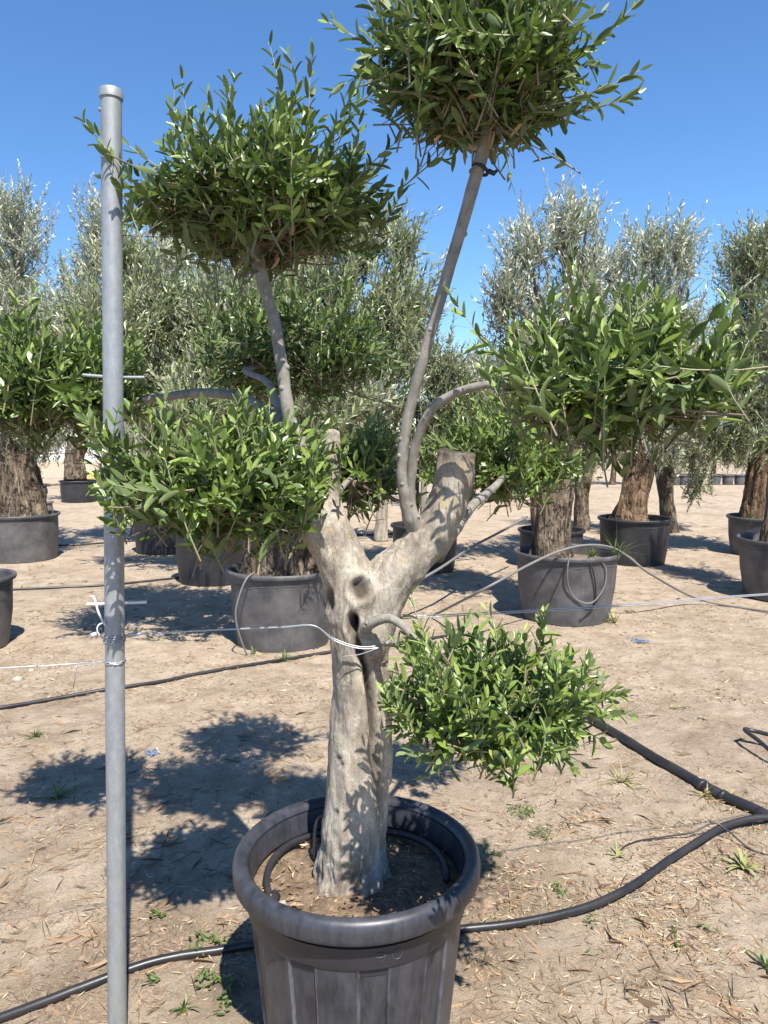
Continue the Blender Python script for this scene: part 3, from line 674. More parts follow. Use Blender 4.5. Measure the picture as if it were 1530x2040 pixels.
CROWNS = [
    dict(cx=518, cy=388, rx=262, ry=142, D=1.86, rd=0.30, n=300, leaf_len=.050, leaf_w=.0150, seed=1, flat=.78, origin=at(512, 490, 1.85), tint=-.05,
         extra=[([(600, 330), (570, 220), (538, 92)], 1.80, .05), ([(640, 330), (680, 230), (735, 120)], 1.78, .05), ([(620, 300), (615, 200), (625, 92)], 1.86, .05),
                ([(690, 380), (745, 320), (800, 275)], 1.72, .05), ([(310, 330), (262, 295), (235, 272)], 2.0, .045), ([(440, 300), (455, 230), (450, 172)], 1.84, .05), ([(660, 300), (720, 200), (790, 150)], 1.9, .048), ([(560, 300), (590, 200), (575, 110)], 1.9, .048)]),
    dict(cx=955, cy=110, rx=238, ry=205, D=1.60, rd=0.25, n=205, slen=(.11, .23), leaf_len=.052, leaf_w=.0140, seed=2, flat=.84, origin=at(971, 235, 1.60), up=.55, tint=-.05,
         extra=[([(1080, 160), (1180, 90), (1275, 0)], 1.58, .05), ([(1060, 215), (1170, 190), (1275, 140)], 1.55, .05), ([(1080, 240), (1190, 215), (1262, 190)], 1.62, .05),
                ([(830, 130), (740, 90), (655, 45)], 1.62, .05), ([(800, 170), (730, 150), (668, 178)], 1.64, .05), ([(1000, 270), (1012, 320), (1018, 362)], 1.5, .04), ([(820, 100), (760, 40), (720, -20)], 1.6, .05)]),
    dict(cx=1225, cy=745, rx=245, ry=135, D=1.55, rd=0.24, n=200, slen=(.11, .21), leaf_len=.052, leaf_w=.0165, seed=3, flat=.72, origin=at(1130, 780, 1.56), up=.95, tint=.14,
         extra=[([(1185, 720), (1150, 640), (1142, 515)], 1.50, .055), ([(1090, 770), (985, 700), (900, 590)], 1.52, .048), ([(1330, 720), (1400, 650), (1470, 595)], 1.50, .055), ([(1350, 770), (1430, 740), (1492, 728)], 1.5, .05), ([(1240, 680), (1255, 620), (1275, 560)], 1.5, .05)]),
    dict(cx=440, cy=945, rx=250, ry=125, D=1.66, rd=0.24, n=260, leaf_len=.050, leaf_w=.0160, seed=4, flat=.85, origin=at(520, 975, 1.67), up=.9, tint=.16,
         extra=[([(330, 930), (240, 890), (176, 835)], 1.58, .05), ([(560, 930), (610, 880), (655, 845)], 1.60, .045), ([(480, 880), (470, 830), (480, 790)], 1.6, .05), ([(320, 900), (270, 850), (262, 805)], 1.58, .05), ([(300, 960), (240, 950), (185, 925)], 1.6, .05)]),
    dict(cx=985, cy=1388, rx=238, ry=150, D=1.46, rd=0.22, n=185, leaf_len=.042, leaf_w=.0135, seed=5, flat=.86, origin=at(930, 1370, 1.47), up=.7, slen=(.07, .14), tint=.2, hang=.5,
         extra=[([(870, 1290), (835, 1240), (820, 1185)], 1.44, .036), ([(1100, 1400), (1170, 1390), (1222, 1372)], 1.44, .042), ([(1060, 1470), (1100, 1490), (1125, 1495)], 1.40, .045), ([(900, 1480), (890, 1520), (855, 1545)], 1.38, .04), ([(990, 1290), (985, 1250), (970, 1215)], 1.5, .04)]),
    dict(cx=105, cy=765, rx=205, ry=125, D=2.15, rd=0.28, n=240, leaf_len=.050, leaf_w=.0150, seed=6, flat=.72, origin=at(190, 795, 2.15), up=.8, tint=.0,
         extra=[([(80, 720), (60, 670), (62, 615)], 2.1, .05), ([(170, 740), (165, 690), (150, 640)], 2.1, .05)]),
    dict(cx=1005, cy=905, rx=180, ry=110, D=2.45, rd=0.26, n=220, leaf_len=.044, leaf_w=.0140, seed=7, flat=.85, origin=at(1010, 945, 2.4), up=.7, tint=.10,
         extra=[([(1060, 910), (1120, 930), (1180, 912)], 2.4, .04)]),
    dict(cx=585, cy=692, rx=215, ry=125, D=2.5, rd=0.30, n=260, leaf_len=.043, leaf_w=.0125, seed=9, flat=.9, origin=at(560, 728, 2.48), up=.6, tint=-.24, hang=.5),  # rear pad: leaf tint lowered to imitate shade from the pad above
    dict(cx=735, cy=925, rx=85, ry=85, D=1.96, rd=0.15, n=70, leaf_len=.046, leaf_w=.013, seed=8, flat=.9, origin=at(700, 960, 1.85), up=.6, tint=.05),
]
for c in CROWNS: crown(**c)
single_meshes = []
for k in range(10):
    tv, tt = LT[1]; V = tv.copy(); V[:, 2] *= 0.5 + 0.25 * k
    single_meshes.append(MB().add(V, tt, 0, 0.2 + 0.075 * k).mesh('leaf', M['leaf']))
share = [52, 52, 56, 54, 44, 18, 12, 6, 6]
for (mb, L, score, c), k in zip(LEAF_POOL, share):
    pick = np.argsort(-score)[:k]; rest = np.ones(len(score), bool); rest[pick] = False
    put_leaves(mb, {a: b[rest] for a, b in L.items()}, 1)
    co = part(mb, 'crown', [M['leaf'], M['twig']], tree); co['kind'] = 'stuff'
    X, D, Nn = frame(L['D'][pick], L['N'][pick])
    for i, p in enumerate(pick):
        me = single_meshes[min(9, max(0, int((L['tint'][p] - .2) / .075)))]
        o = link('leaf', me, co)
        mt = Matrix.Identity(4)
        for a in range(3):
            mt[a][0] = X[i][a] * L['wid'][p]; mt[a][1] = D[i][a] * L['len'][p]; mt[a][2] = Nn[i][a] * L['len'][p]; mt[a][3] = L['P'][p][a]
        o.matrix_parent_inverse = Matrix.Translation(-tree.location); o.matrix_basis = mt
        o.matrix_parent_inverse = Matrix.Identity(4)
rng = np.random.default_rng(99)
# small green sprout on the left-hand limb and the black tie round the tall stem
mb = MB(); L, ax = grow_shoots(np.array([at(677, 1005, 1.69)]), np.array([[0.02, -.2, 1.0]]), np.array([.05]), 5, .026, .008, np.zeros((1, 3)))
L['tint'][:] = .95; put_leaves(mb, L, 1); put_twigs(mb, ax, .0016, .0008, 1); o = part(mb, 'sprout', [M['leaf'], M['twig']], tree)
mb = MB(); c = at(957, 338, TD - .135); rr = 14.5 * ppm(338, 1.6)
mb.add(*tube([c + np.array((rr * math.cos(a), rr * math.sin(a), .006 * math.cos(a + .6) - 0.012 * math.cos(a))) for a in np.linspace(0, 2 * math.pi, 24)], .0035, 6))
mb.add(*tube([c + np.array((rr, -.006, -.004)), c + np.array((rr + .012, -.008, -.010)), c + np.array((rr + .018, -.008, -.004))], [.005, .005, .003], 6))
part(mb, 'black_tie', M['black'], tree)
for (qx, qy, qd, k) in ((966, 250, 1.60, 46), (560, 500, 1.86, 30), (1180, 800, 1.55, 24)):
    P = at(qx, qy, qd) + rng.normal(0, .035, (k, 3)) * np.array((1.3, 1, .7)); D = unit(rng.normal(size=(k, 3)) + np.array((0, 0, -.5)))
    L = dict(P=P, D=D, N=rng.normal(size=(k, 3)), len=rng.uniform(.025, .045, k), wid=rng.uniform(.006, .011, k), tint=rng.uniform(.3, .62, k), curl=rng.normal(0, 2, k))
    b = MB(); put_leaves(b, L, 1); o = part(b, 'dead_leaves', M['litter'], tree); o['kind'] = 'stuff'

# ------------------------------------------------------------------ drip tube inside the main pot
def ztop(z): return PZ + z
ring = [(PX + .213 * math.cos(a), PY + .205 * math.sin(a), ztop(.412 + .006 * math.sin(3 * a))) for a in np.radians(np.linspace(208, -8, 40))]
root = _empty('drip_tube', ring[0]); tag(root, 'black drip tube curled round the trunk inside the grooved pot', 'hose')
part(MB().add(*tube(ring, .0085, 10)), 'tube', M['hose'], root)
e = np.array(ring[0]); b = MB(); b.add(*tube([e + (0.006, .012, .002), e + (-.002, -.012, 0), e + (-.004, -.03, -.004)], [.013, .013, .011], 12))
b.add(*tube([e + (-.002, -.006, .0), e + (-.002, -.006, .018)], [.007, .005], 8)); part(b, 'connector', M['hose'], root)
b = MB(); b.add(*tube([(-.118, 1.79, ztop(.46)), (-.128, 1.80, ztop(.50)), (-.150, 1.82, ztop(.512)), (-.168, 1.82, ztop(.49)), (-.172, 1.81, ztop(.44)), (-.166, 1.80, ztop(.39))], .0045, 8, n=30))
part(b, 'feeder_tube', M['hose'], root)
b = MB(); q = np.array((PX - .165, PY - .145, ztop(.415))); b.add(*box(q, (.028, .012, .026), .5)); o = b.build('stone_chip', M['stone'], None, False)
tag(o, 'pale chip of stone lying by the drip tube connector', 'stone')

# ------------------------------------------------------------------ the steel pole with its rods and wires
PD = 1.69
g0 = at(234, 2086, PD); p_top = at(221.5, 186, PD)
def pole_pt(py): 
    t = (py - 186) / (2086 - 186); return at(221.5 + (234 - 221.5) * t, py, PD)
pole = _empty('steel_pole', (g0[0], g0[1], gh(g0[0], g0[1]))); tag(pole, 'tall galvanised steel pole with two cross rods beside the potted olive', 'pole')
pr = 0.0213
axis = unit((p_top - g0)[None])[0]
part(MB().add(*tube([g0 - axis * .25, g0, p_top], pr, 40)), 'shaft', M['galv'], pole, True, 40)
b = MB(); b.add(*tube([p_top - axis * .012, p_top - axis * .011, p_top + axis * .004, p_top + axis * .0075, p_top + axis * .0085], [pr + .0005, pr + .0028, pr + .0028, pr + .0012, pr * .7], 40)); part(b, 'cap', M['galv'], pole, True, 40)
s0 = pole_pt(218); b = MB(); b.add(*tube([s0 + (-pr + .002, 0, 0), s0 + (-pr - .004, 0, 0)], .005, 8)); b.add(*tube([s0 + (-pr - .003, 0, .0), s0 + (-pr - .005, 0, 0)], .0035, 6)); part(b, 'screw', M['galv'], pole)
for y0, xa, xb, ya, yb, mt in ((752, 165, 288, 747, 752, 'galv'), (1202, 173, 292, 1204, 1199, 'white')):
    b = MB(); b.add(*tube([at(xa, ya, PD + .01), at(226, y0, PD + .01), at(xb, yb, PD + .01)], .0036, 10)); part(b, 'cross_rod', M[mt], pole, True, 40)
def helix(c, r, turns, h, n=60, ph=0.0, jit=.001):
    return [c + np.array((r * math.cos(a), r * math.sin(a), h * k / n)) + rng.normal(0, jit, 3) for k, a in enumerate(np.linspace(ph, ph + turns * 2 * math.pi, n))]
# wire pole -> trunk
w = _empty('tie_wire', pole_pt(1268)); tag(w, 'doubled steel wire from the pole looped round the forked trunk', 'wire')
b = MB(); b.add(*tube(helix(pole_pt(1278), pr + .0014, 4, .016), .0013, 6)); part(b, 'coil', M['wire'], w)
b = MB()
for dz in (0, .004):
    P = [pole_pt(1268) + (pr, -.004, dz), at(275, 1264 - dz * 200, PD - .02), at(420, 1256 - dz * 300, 1.67), at(560, 1250 - dz * 300, 1.655), at(625, 1247 - dz * 200, 1.645), at(665, 1272 + dz * 900, 1.652), at(715, 1288 + dz * 900, 1.645), at(760, 1284 + dz * 900, 1.655), at(788, 1265, 1.69), at(800, 1250, 1.76), at(780, 1245, 1.82)]
    part(MB().add(*tube(P, .0013, 6, n=90)), 'strand', M['wire'], w)
part(b, 'strand_end', M['wire'], w) if b.n else None
b = MB(); b.add(*tube([at(255, 1266, PD - .01), at(268, 1264, PD - .015), at(282, 1262, PD - .02)], [.004, .005, .002], 8))
part(b, 'knot', M['wire'], w)
b = MB(); b.add(*tube([at(683, 1308, 1.65), at(715, 1304, 1.648), at(755, 1290, 1.65), at(785, 1275, 1.68)], .0012, 6, n=24))
part(b, 'strand', M['wire'], w)
# wire trunk -> right
w = _empty('tie_wire', at(795, 1232, TD)); tag(w, 'doubled steel wire running from the forked trunk away past the weedy pot', 'wire')
far = at(1530, 1185, 2.02); st = at(788, 1233, TD + .03); dv = far - st
for dz in (0, .0042): part(MB().add(*tube([st + (0, 0, dz), st + dv * .33 + (0, 0, dz - .004), st + dv * .66 + (0, 0, dz * 1.1 - .005), far + (0, 0, dz * .8), st + dv * 2.6 + (0, 0, dz)], .0014, 6, n=40)), 'strand', M['wire'], w)
# wire pole -> left
w = _empty('tie_wire', pole_pt(1315)); tag(w, 'thin steel wire with twisted end running off the bare side of the pole', 'wire')
b = MB(); b.add(*tube(helix(pole_pt(1320), pr + .0013, 2, .006), .0013, 6)); part(b, 'coil', M['wire'], w)
b = MB(); P0 = at(205, 1318, PD - .01); P1 = at(0, 1331, 1.62)
b.add(*tube([P0, at(150, 1322, 1.675), at(80, 1327, 1.65), P1, P1 + (P1 - P0) * 3], .0012, 6, n=30))
b.add(*tube([P0 + np.array((-.0018 * i, -.0004 * i, -.0003 * i)) + .0022 * np.array((0, math.cos(i * .8), math.sin(i * .8))) for i in range(34)], .0010, 5))
b.add(*tube([at(152, 1322, 1.675), at(152, 1335, 1.67), at(146, 1372, 1.67)], .0009, 5)); part(b, 'strand', M['wire'], w)
# white cable tie
b = MB(); b.add(*tube([at(180, 1188, PD - .02), at(188, 1192, PD - .022), at(196, 1220, PD - .02), at(207, 1241, PD - .018), at(212, 1246, PD - .012)], .0026, 6, n=24))
b.add(*tube([at(206, 1240, PD - .022), at(196, 1246, PD - .03), at(194, 1258, PD - .03), at(204, 1272, PD - .024)], .0018, 6, n=20))
b.add(*tube([at(192, 1262, PD - .03), at(183, 1266, PD - .03)], [.004, .0055], 8)); o = b.build('cable_tie', M['white']); tag(o, 'white plastic tie strip curling off the steel pole', 'tie')

# ------------------------------------------------------------------ hoses on the ground
def ground_tube(name, label, pts, r, mat='hose', lift=(), cat='hose', sides=10, n=120, group=None):
    P = []
    for i, p in enumerate(pts):
        g = ground(p[0], p[1]); P.append((g[0], g[1], r * .75 + (p[2] if len(p) > 2 else 0)))
    C = catmull(P, n); hgt = np.array([gh(x, y) for x, y, _ in C]); kw = max(3, n // 14) | 1; hp = np.pad(hgt, kw // 2, mode='edge'); C[:, 2] += np.convolve(hp, np.ones(kw) / kw, 'valid') + .003
    o = MB().add(*tube(C, r, sides)).build(name, M[mat]); tag(o, label, cat, group); return o, C
o, C = ground_tube('irrigation_hose', 'black hose lying on the ground behind the grooved pot', [(-330, 2150), (-60, 2062), (0, 2032), (150, 1972), (300, 1925), (420, 1902), (510, 1890), (700, 1882), (920, 1866), (1050, 1850, .004), (1170, 1822, .01), (1260, 1782, .016), (1330, 1735, .018), (1390, 1696, .02), (1450, 1666, .022), (1530, 1652, .022), (1640, 1650, .01), (1800, 1662)], .0118, n=240, sides=14)
o, C = ground_tube('irrigation_pipe', 'thick black supply pipe with a coupler and dry grass, under the lowest leafy pad', [(960, 1300), (1060, 1358), (1180, 1437), (1300, 1515), (1400, 1577), (1530, 1642), (1660, 1705), (1850, 1790)], .020, n=140, sides=16)
g = ground(1420, 1588); b = MB(); gz = gh(g[0], g[1]) + .02; dvec = unit(np.array([ground(1450, 1604) - ground(1400, 1577)]))[0]; g[2] = gz
for k, (a0, a1, rr) in enumerate(((-.045, .045, .0245), (-.062, -.042, .028), (.042, .062, .028))): b.add(*tube([g + dvec * a0, g + dvec * (a0 + .003), g + dvec * (a1 - .003), g + dvec * a1], [rr - .003, rr, rr, rr - .003], 16))
part(b, 'coupler', M['hose'], o)
o, C = ground_tube('irrigation_hose', 'slim black hose curving up out of the clay beyond the thick pipe', [(1760, 1600), (1640, 1575), (1560, 1543, .03), (1510, 1512, .06), (1482, 1491, .065), (1500, 1489, .06), (1560, 1502, .05), (1700, 1525)], .0095, n=90)
o, C = ground_tube('irrigation_hose', 'thin dark hose crossing the clay behind the steel pole', [(-200, 1448), (0, 1415), (150, 1388), (280, 1368), (400, 1345), (520, 1325), (640, 1305), (760, 1290), (900, 1268)], .0105, n=140)
o, C = ground_tube('irrigation_hose', 'thin dark hose in the shade beside the small weedy pot', [(-200, 1192), (0, 1180), (200, 1168), (400, 1150), (520, 1143)], .011, n=90)
o, C = ground_tube('irrigation_hose', 'thin hose on the ground behind the wide grey pot with gnarled trunk', [(-100, 1092), (130, 1088), (300, 1078), (700, 1068), (900, 1062)], .013, n=80)
o, C = ground_tube('irrigation_hose', 'hair-thin black tube crossing the hose beyond the grooved pot', [(1235, 1705), (1255, 1692), (1300, 1683, .004), (1380, 1675, .02), (1420, 1672, .045), (1450, 1680, .03), (1500, 1700), (1600, 1720)], .003, n=60, sides=6)

# ------------------------------------------------------------------ potted trees behind
def old_trunk(pts, root, mat='oldbark', amp=0.16, seed=0, n=90, sides=64):
    P = np.array([at(p[0], p[1], p[2]) for p in pts]); R = np.array([p[3] * .5 * ppm(p[1], p[2]) for p in pts])
    C = catmull(np.hstack([P, R[:, None]]), n)
    V, T = tube(C[:, :3], C[:, 3], sides, True)
    m = n * sides; ax = np.repeat(C[:, :3], sides, 0); rr = np.repeat(C[:, 3], sides)
    d = unit(V[:m] - ax)
    ang = np.array([noise.ridged_multi_fractal((q[0] * 2.6 + seed, q[1] * 2.6, z * 1.5), 0.8, 2.1, 6, 0.9, 2.0) for q, z in zip(d, V[:m, 2])])
    lob = np.array([noise.noise((q[0] * 1.3 + seed * 3, q[1] * 1.3, z * 1.6)) for q, z in zip(d, V[:m, 2])])
    V[:m] += d * (rr * (amp * (ang - 1.1) * .75 + amp * 1.5 * lob))[:, None]
    mb = MB().add(V, T); part(mb, 'trunk', M[mat], root)
    return C[-1, :3]
def bg_tree(label, pts, blobs, mat='leaf_silver', bark='oldbark', leaf=(.06, .011), seed=0, group=None, amp=.24, slen=(.22, .42), K=12, up=1.0, z0=None, spread=.45, limbs=True, name='olive_tree', n=90, sides=64):
    global rng
    rng = np.random.default_rng(100 + seed)
    b0 = at(pts[0][0], pts[0][1], pts[0][2])
    root = _empty(name, b0); tag(root, label, 'tree', group)
    top = old_trunk(pts, root, bark, amp, seed * 7.3, n, sides)
    mb = MB()
    for (cx, cy, rx, ry, D, rd, ns) in blobs:
        ns = int(ns * 1.4)
        c = at(cx, cy, D); s = ppm(cy, D); R = np.array((rx * s, rd, ry * s))
        d = unit(rng.normal(size=(ns, 3))); r = rng.uniform(size=ns) ** .5
        lump = np.array([1 + .75 * noise.noise((q[0] * 2.6 + seed * 3.1, q[1] * 2.6 + cx, q[2] * 2.6)) for q in d])
        tip = c + d * R * (r * lump)[:, None]
        g = unit(d * spread * (0.4 + r[:, None]) + np.array((0, 0, up)) + rng.normal(0, .28, (ns, 3)))
        ln = rng.uniform(*slen, ns); base = tip - g * ln[:, None] * .85
        bend = rng.normal(0, .10, (ns, 3)) + unit(d * np.array((1, 1, 0.01))) * .08
        L, axes = grow_shoots(base, g, ln, K, leaf[0] * 1.15, leaf[1] * 1.55, bend, .04, alpha=(22, 52), jitter=.3)
        put_leaves(mb, L, 0); put_twigs(mb, axes, .0028, .0012, 1, 0.8)
        k = min(ns, max(8, ns // 7)); idx = rng.choice(ns, k, replace=False); tt = np.linspace(0, 1, 6)[None, :, None]
        hub = c - np.array((0, 0, R[2] * .8))
        hub = hub * .75 + top * .25
        mid = hub[None] * .5 + base[idx] * .5 + rng.normal(0, .05, (k, 3))
        sc = hub * (1 - tt)**2 + 2 * mid[:, None] * tt * (1 - tt) + base[idx][:, None] * tt**2
        put_twigs(mb, sc, .0085, .003, 1, 0.05, 5)
        if limbs:
            m_ = (top + hub) / 2 + rng.normal(0, .06, 3)
            part(MB().add(*tube([top - (0, 0, .06), m_, hub, (hub + c) / 2], [.045, .034, .022, .012], 9, n=16)), 'limb', M['stem'], root)
    co = part(mb, 'crown', [M[mat], M['twig']], root); co['kind'] = 'stuff'
    return root

# --- wide grey pot with gnarled trunk, close behind the pole-side of the main tree
DF = 5.30; g = at(565, 1290, DF)
bg_pot('wide dusty pot holding the gnarled dark trunk, between the pole and forked trunk', g[0], DF, .385, .545, .315, M['pot_bg'])
bg_tree('bushy olive with thick dark gnarled trunk, in the wide dusty pot behind the pole', [(577, 1150, DF, 170), (578, 1115, DF, 158), (582, 1060, DF, 148), (580, 1000, DF, 140), (570, 930, DF, 120), (560, 860, DF, 100), (560, 800, DF, 80)],
        [(320, 600, 130, 120, DF + .1, .45, 150), (470, 640, 190, 160, DF, .55, 260), (660, 600, 170, 170, DF + .1, .5, 230), (790, 620, 85, 150, DF, .4, 120), (560, 730, 240, 90, DF - .1, .5, 190), (320, 745, 120, 80, DF - .1, .4, 100), (800, 470, 50, 60, DF + .1, .2, 30), (720, 450, 80, 70, DF + .2, .3, 60), (215, 640, 100, 120, DF - .4, .6, 150), (190, 755, 100, 60, DF - .4, .6, 120), (400, 790, 160, 60, DF - .5, .6, 150), (640, 790, 140, 60, DF - .5, .6, 130), (250, 500, 70, 70, DF + .1, .3, 50)],
        'leaf_mid', seed=1, leaf=(.062, .0115), K=12, slen=(.22, .40), spread=.6)
# --- pot with textured trunk at the left
DA = 8.9; g = at(42, 1112, DA)
bg_pot('wide grey pot with furrowed pale-brown trunk, before the white hall', g[0], DA, .445, .54, .39, M['pot_bg'])
bg_tree('tall silvery olive with furrowed pale-brown trunk, before the white hall', [(40, 1045, DA, 108), (40, 1010, DA, 98), (36, 960, DA, 88), (33, 900, DA, 80), (45, 850, DA, 78), (60, 800, DA, 70)],
        [(30, 420, 70, 90, DA, .45, 110), (-60, 470, 70, 130, DA, .4, 80), (20, 560, 85, 100, DA, .5, 150), (80, 640, 70, 60, DA - .1, .4, 80), (30, 740, 130, 80, DA, .6, 170), (60, 835, 110, 45, DA, .5, 110)], 'leaf_silver', seed=2, leaf=(.068, .0125), K=13, slen=(.3, .5), amp=.2)
# --- black streaked pot
DD = 9.4; g = at(325, 1095, DD)
bg_pot('black streaked pot between the pole and the round black pot', g[0], DD, .36, .52, .31, M['pot_black'])
bg_tree('silvery plumed olive in the black streaked pot beside the pole', [(320, 1030, DD, 60), (318, 980, DD, 52), (312, 900, DD, 46), (300, 820, DD, 40)],
        [(200, 450, 60, 80, DD, .4, 100), (270, 520, 90, 90, DD, .45, 130), (170, 580, 80, 90, DD, .45, 120), (240, 690, 120, 90, DD, .5, 140), (360, 480, 90, 70, DD, .5, 90)], 'leaf_silver', seed=3, leaf=(.07, .013), K=12, slen=(.28, .46))
# --- round black pot
DE = 7.5; g = at(424, 1162, DE)
bg_pot('round black pot in shade beside the wide dusty pot', g[0], DE, .37, .56, .315, M['pot_black'])
bg_tree('olive with pale trunk foot standing in the round black pot', [(430, 1085, DE, 80), (432, 1050, DE, 64), (436, 980, DE, 56), (450, 900, DE, 48), (460, 830, DE, 40)],
        [(420, 640, 110, 110, DE, .5, 120), (520, 560, 110, 110, DE, .5, 110), (620, 480, 90, 80, DE, .5, 80), (350, 740, 130, 90, DE, .6, 130), (500, 760, 130, 80, DE, .6, 120), (240, 690, 90, 90, DE, .5, 90)], 'leaf_dark', seed=4, leaf=(.066, .012), slen=(.26, .44))  # low wide lobes, hidden from view, added to cast shade on the ground
# --- small weedy pot at the left edge
DN = 5.15; g = at(-58, 1288, DN); gN = g
bg_pot('small tapered pot full of green weeds', g[0], DN, .305, .50, .235, M['pot_bg'])
# --- far pots at the left
DB = 16.5; g = at(157, 985, DB)
bg_pot('short wide black pot in front of the white hall', g[0], DB, .39, .47, .34, M['pot_black'])
bg_tree('stumpy olive in the short wide black pot before the white hall', [(150, 955, DB, 46), (149, 930, DB, 40), (150, 905, DB, 36), (160, 875, DB, 40)],
        [(120, 840, 60, 45, DB, .5, 60), (200, 830, 75, 55, DB, .6, 90), (160, 780, 90, 60, DB, .6, 100), (225, 880, 50, 40, DB, .4, 50)], 'leaf_dark', seed=5, leaf=(.085, .018), K=10, slen=(.3, .5), n=24, sides=18, limbs=False)
g = at(93, 1018, 13.6); bg_pot('small pot with pale rim behind the furrowed trunk', g[0], 13.6, .125, .27, .10, M['pot_brown'])
g = at(232, 1012, 14.0); bg_pot('faded brown bowl pot behind the steel pole', g[0], 14.0, .23, .27, .17, M['pot_brown'])
g = at(85, 974, 18.6); bg_pot('little black pot standing near the foot of the white hall', g[0], 18.6, .12, .22, .11, M['pot_black'])
# --- fluted pot with staked young tree behind the fork
DG = 8.1; g = at(846, 1140, DG)
bg_pot('black pot with staked young tree, seen behind the forked trunk', g[0], DG, .365, .50, .31, M['pot_black'])
sr = at(830, 1035, DG); b = MB(); b.add(*tube([sr - (0, 0, .1), at(832, 900, DG), at(833, 800, DG)], .022, 10)); o = b.build('plant_stake', M['black']); tag(o, 'black stake standing in the pot behind the forked trunk', 'stake')
bg_tree('slim young olive tied to a black stake behind the forked trunk', [(843, 1045, DG, 14), (844, 980, DG, 13), (846, 900, DG, 12), (850, 820, DG, 10)],
        [(880, 830, 70, 60, DG, .35, 70), (820, 850, 60, 50, DG, .3, 50), (905, 760, 60, 60, DG, .35, 60), (860, 700, 90, 80, DG, .5, 90), (780, 780, 90, 70, DG, .5, 80), (960, 800, 80, 60, DG, .5, 70)], 'leaf_dark', 'stem', seed=6, amp=.04, leaf=(.065, .012), n=20, sides=12, limbs=False)  # crown widened with hidden lobes, added for the ground shade they throw
DQ = 10.4; bg_tree('whitish slim olive trunk rising from the ground behind the fork', [(759, 1080, DQ, 30), (760, 1040, DQ, 25), (764, 990, DQ, 24), (768, 950, DQ, 26), (772, 910, DQ, 24)],
        [(740, 880, 90, 60, DQ, .5, 80), (820, 900, 70, 40, DQ, .4, 60), (700, 800, 110, 70, DQ, .5, 100)], 'leaf_dark', 'bark', seed=7, amp=.10, leaf=(.07, .013), n=24, sides=16, limbs=False)
# --- right: weedy pot with pale furrowed trunk
DH = 6.05; g = at(1126, 1228, DH); gH = g
bg_pot('grey pot with grass tufts and looped tubes, holding a pale furrowed trunk', g[0], DH, .415, .545, .335, M['pot_bg'])
bg_tree('wispy silvery olive with pale furrowed trunk, in the grassy tube-looped pot', [(1098, 1110, DH, 92), (1097, 1080, DH, 76), (1101, 1030, DH, 68), (1108, 980, DH, 66), (1114, 930, DH, 66), (1122, 880, DH, 66), (1140, 830, DH, 54)],
        [(1125, 425, 50, 62, DH, .28, 42), (1055, 475, 60, 75, DH, .35, 55), (1165, 520, 50, 85, DH, .35, 60), (1005, 560, 50, 75, DH, .35, 50), (1170, 410, 25, 35, DH, .2, 14), (1100, 640, 120, 90, DH, .45, 150), (1160, 860, 70, 40, DH, .3, 40), (1040, 740, 110, 60, DH, .4, 70), (1190, 700, 80, 80, DH, .4, 80)], 'leaf_silver', seed=8, leaf=(.062, .0115), K=11, slen=(.24, .42), spread=.5)
DI = 8.4; g = at(1097, 1120, DI)
bg_pot('black pot with folded rim half hidden behind the grassy tube-looped pot', g[0], DI, .365, .42, .31, M['pot_black'])
bg_tree('reddish-trunked olive half hidden behind the pale furrowed trunk', [(1082, 1055, DI, 50), (1078, 1020, DI, 42), (1080, 960, DI, 40), (1090, 900, DI, 36), (1100, 840, DI, 30)],
        [(1080, 780, 100, 60, DI, .5, 80), (1010, 720, 80, 80, DI, .5, 80), (1130, 700, 100, 80, DI, .6, 110), (950, 790, 70, 60, DI, .5, 60)], 'leaf_dark', 'redbark', seed=9, leaf=(.068, .0125), limbs=False, n=30, sides=24)
DJ = 8.7; g = at(1262, 1112, DJ)
bg_pot('black streaked pot with reddish twisted trunk, behind the grassy pot', g[0], DJ, .41, .53, .335, M['pot_black'])
bg_tree('silvery olive with reddish twisted trunk in a black streaked pot', [(1252, 1045, DJ, 78), (1256, 1020, DJ, 62), (1264, 980, DJ, 54), (1274, 930, DJ, 52), (1285, 880, DJ, 52), (1295, 820, DJ, 46)],
        [(1305, 475, 75, 60, DJ, .5, 85), (1225, 520, 40, 50, DJ, .35, 36), (1365, 490, 35, 55, DJ, .3, 34), (1270, 590, 110, 80, DJ, .5, 150), (1370, 640, 60, 80, DJ, .4, 80), (1290, 700, 120, 90, DJ, .5, 140), (1310, 860, 80, 40, DJ, .4, 70), (1230, 780, 100, 70, DJ, .5, 90), (1360, 780, 90, 60, DJ, .5, 80)], 'leaf_silver', 'redbark', seed=10, leaf=(.075, .014), K=11, slen=(.28, .46), amp=.2)
DK = 11.6
bg_tree('slim olive with whitish base, rooted behind the grassy tube-looped pot', [(1158, 1058, DK, 36), (1158, 1020, DK, 30), (1160, 980, DK, 28), (1165, 940, DK, 34), (1172, 900, DK, 34)],
        [(1150, 860, 80, 50, DK, .5, 70), (1220, 850, 60, 60, DK, .5, 70), (1180, 780, 80, 60, DK, .5, 70)], 'leaf_dark', 'oldbark', seed=11, leaf=(.075, .015), n=24, sides=18, limbs=False)
DK2 = 11.3
bg_tree('dark leaning olive trunk rooted in clay behind the black streaked pot', [(1337, 1066, DK2, 34), (1334, 1030, DK2, 30), (1328, 985, DK2, 28), (1324, 945, DK2, 34), (1320, 905, DK2, 34)],
        [(1330, 880, 80, 50, DK2, .5, 80), (1400, 850, 80, 80, DK2, .6, 110), (1250, 850, 60, 50, DK2, .5, 60), (1390, 950, 25, 45, DK2, .3, 25)], 'leaf_dark', 'oldbark', seed=12, leaf=(.075, .015), n=24, sides=18, limbs=False)
DL = 9.2; g = at(1523, 1092, DL)
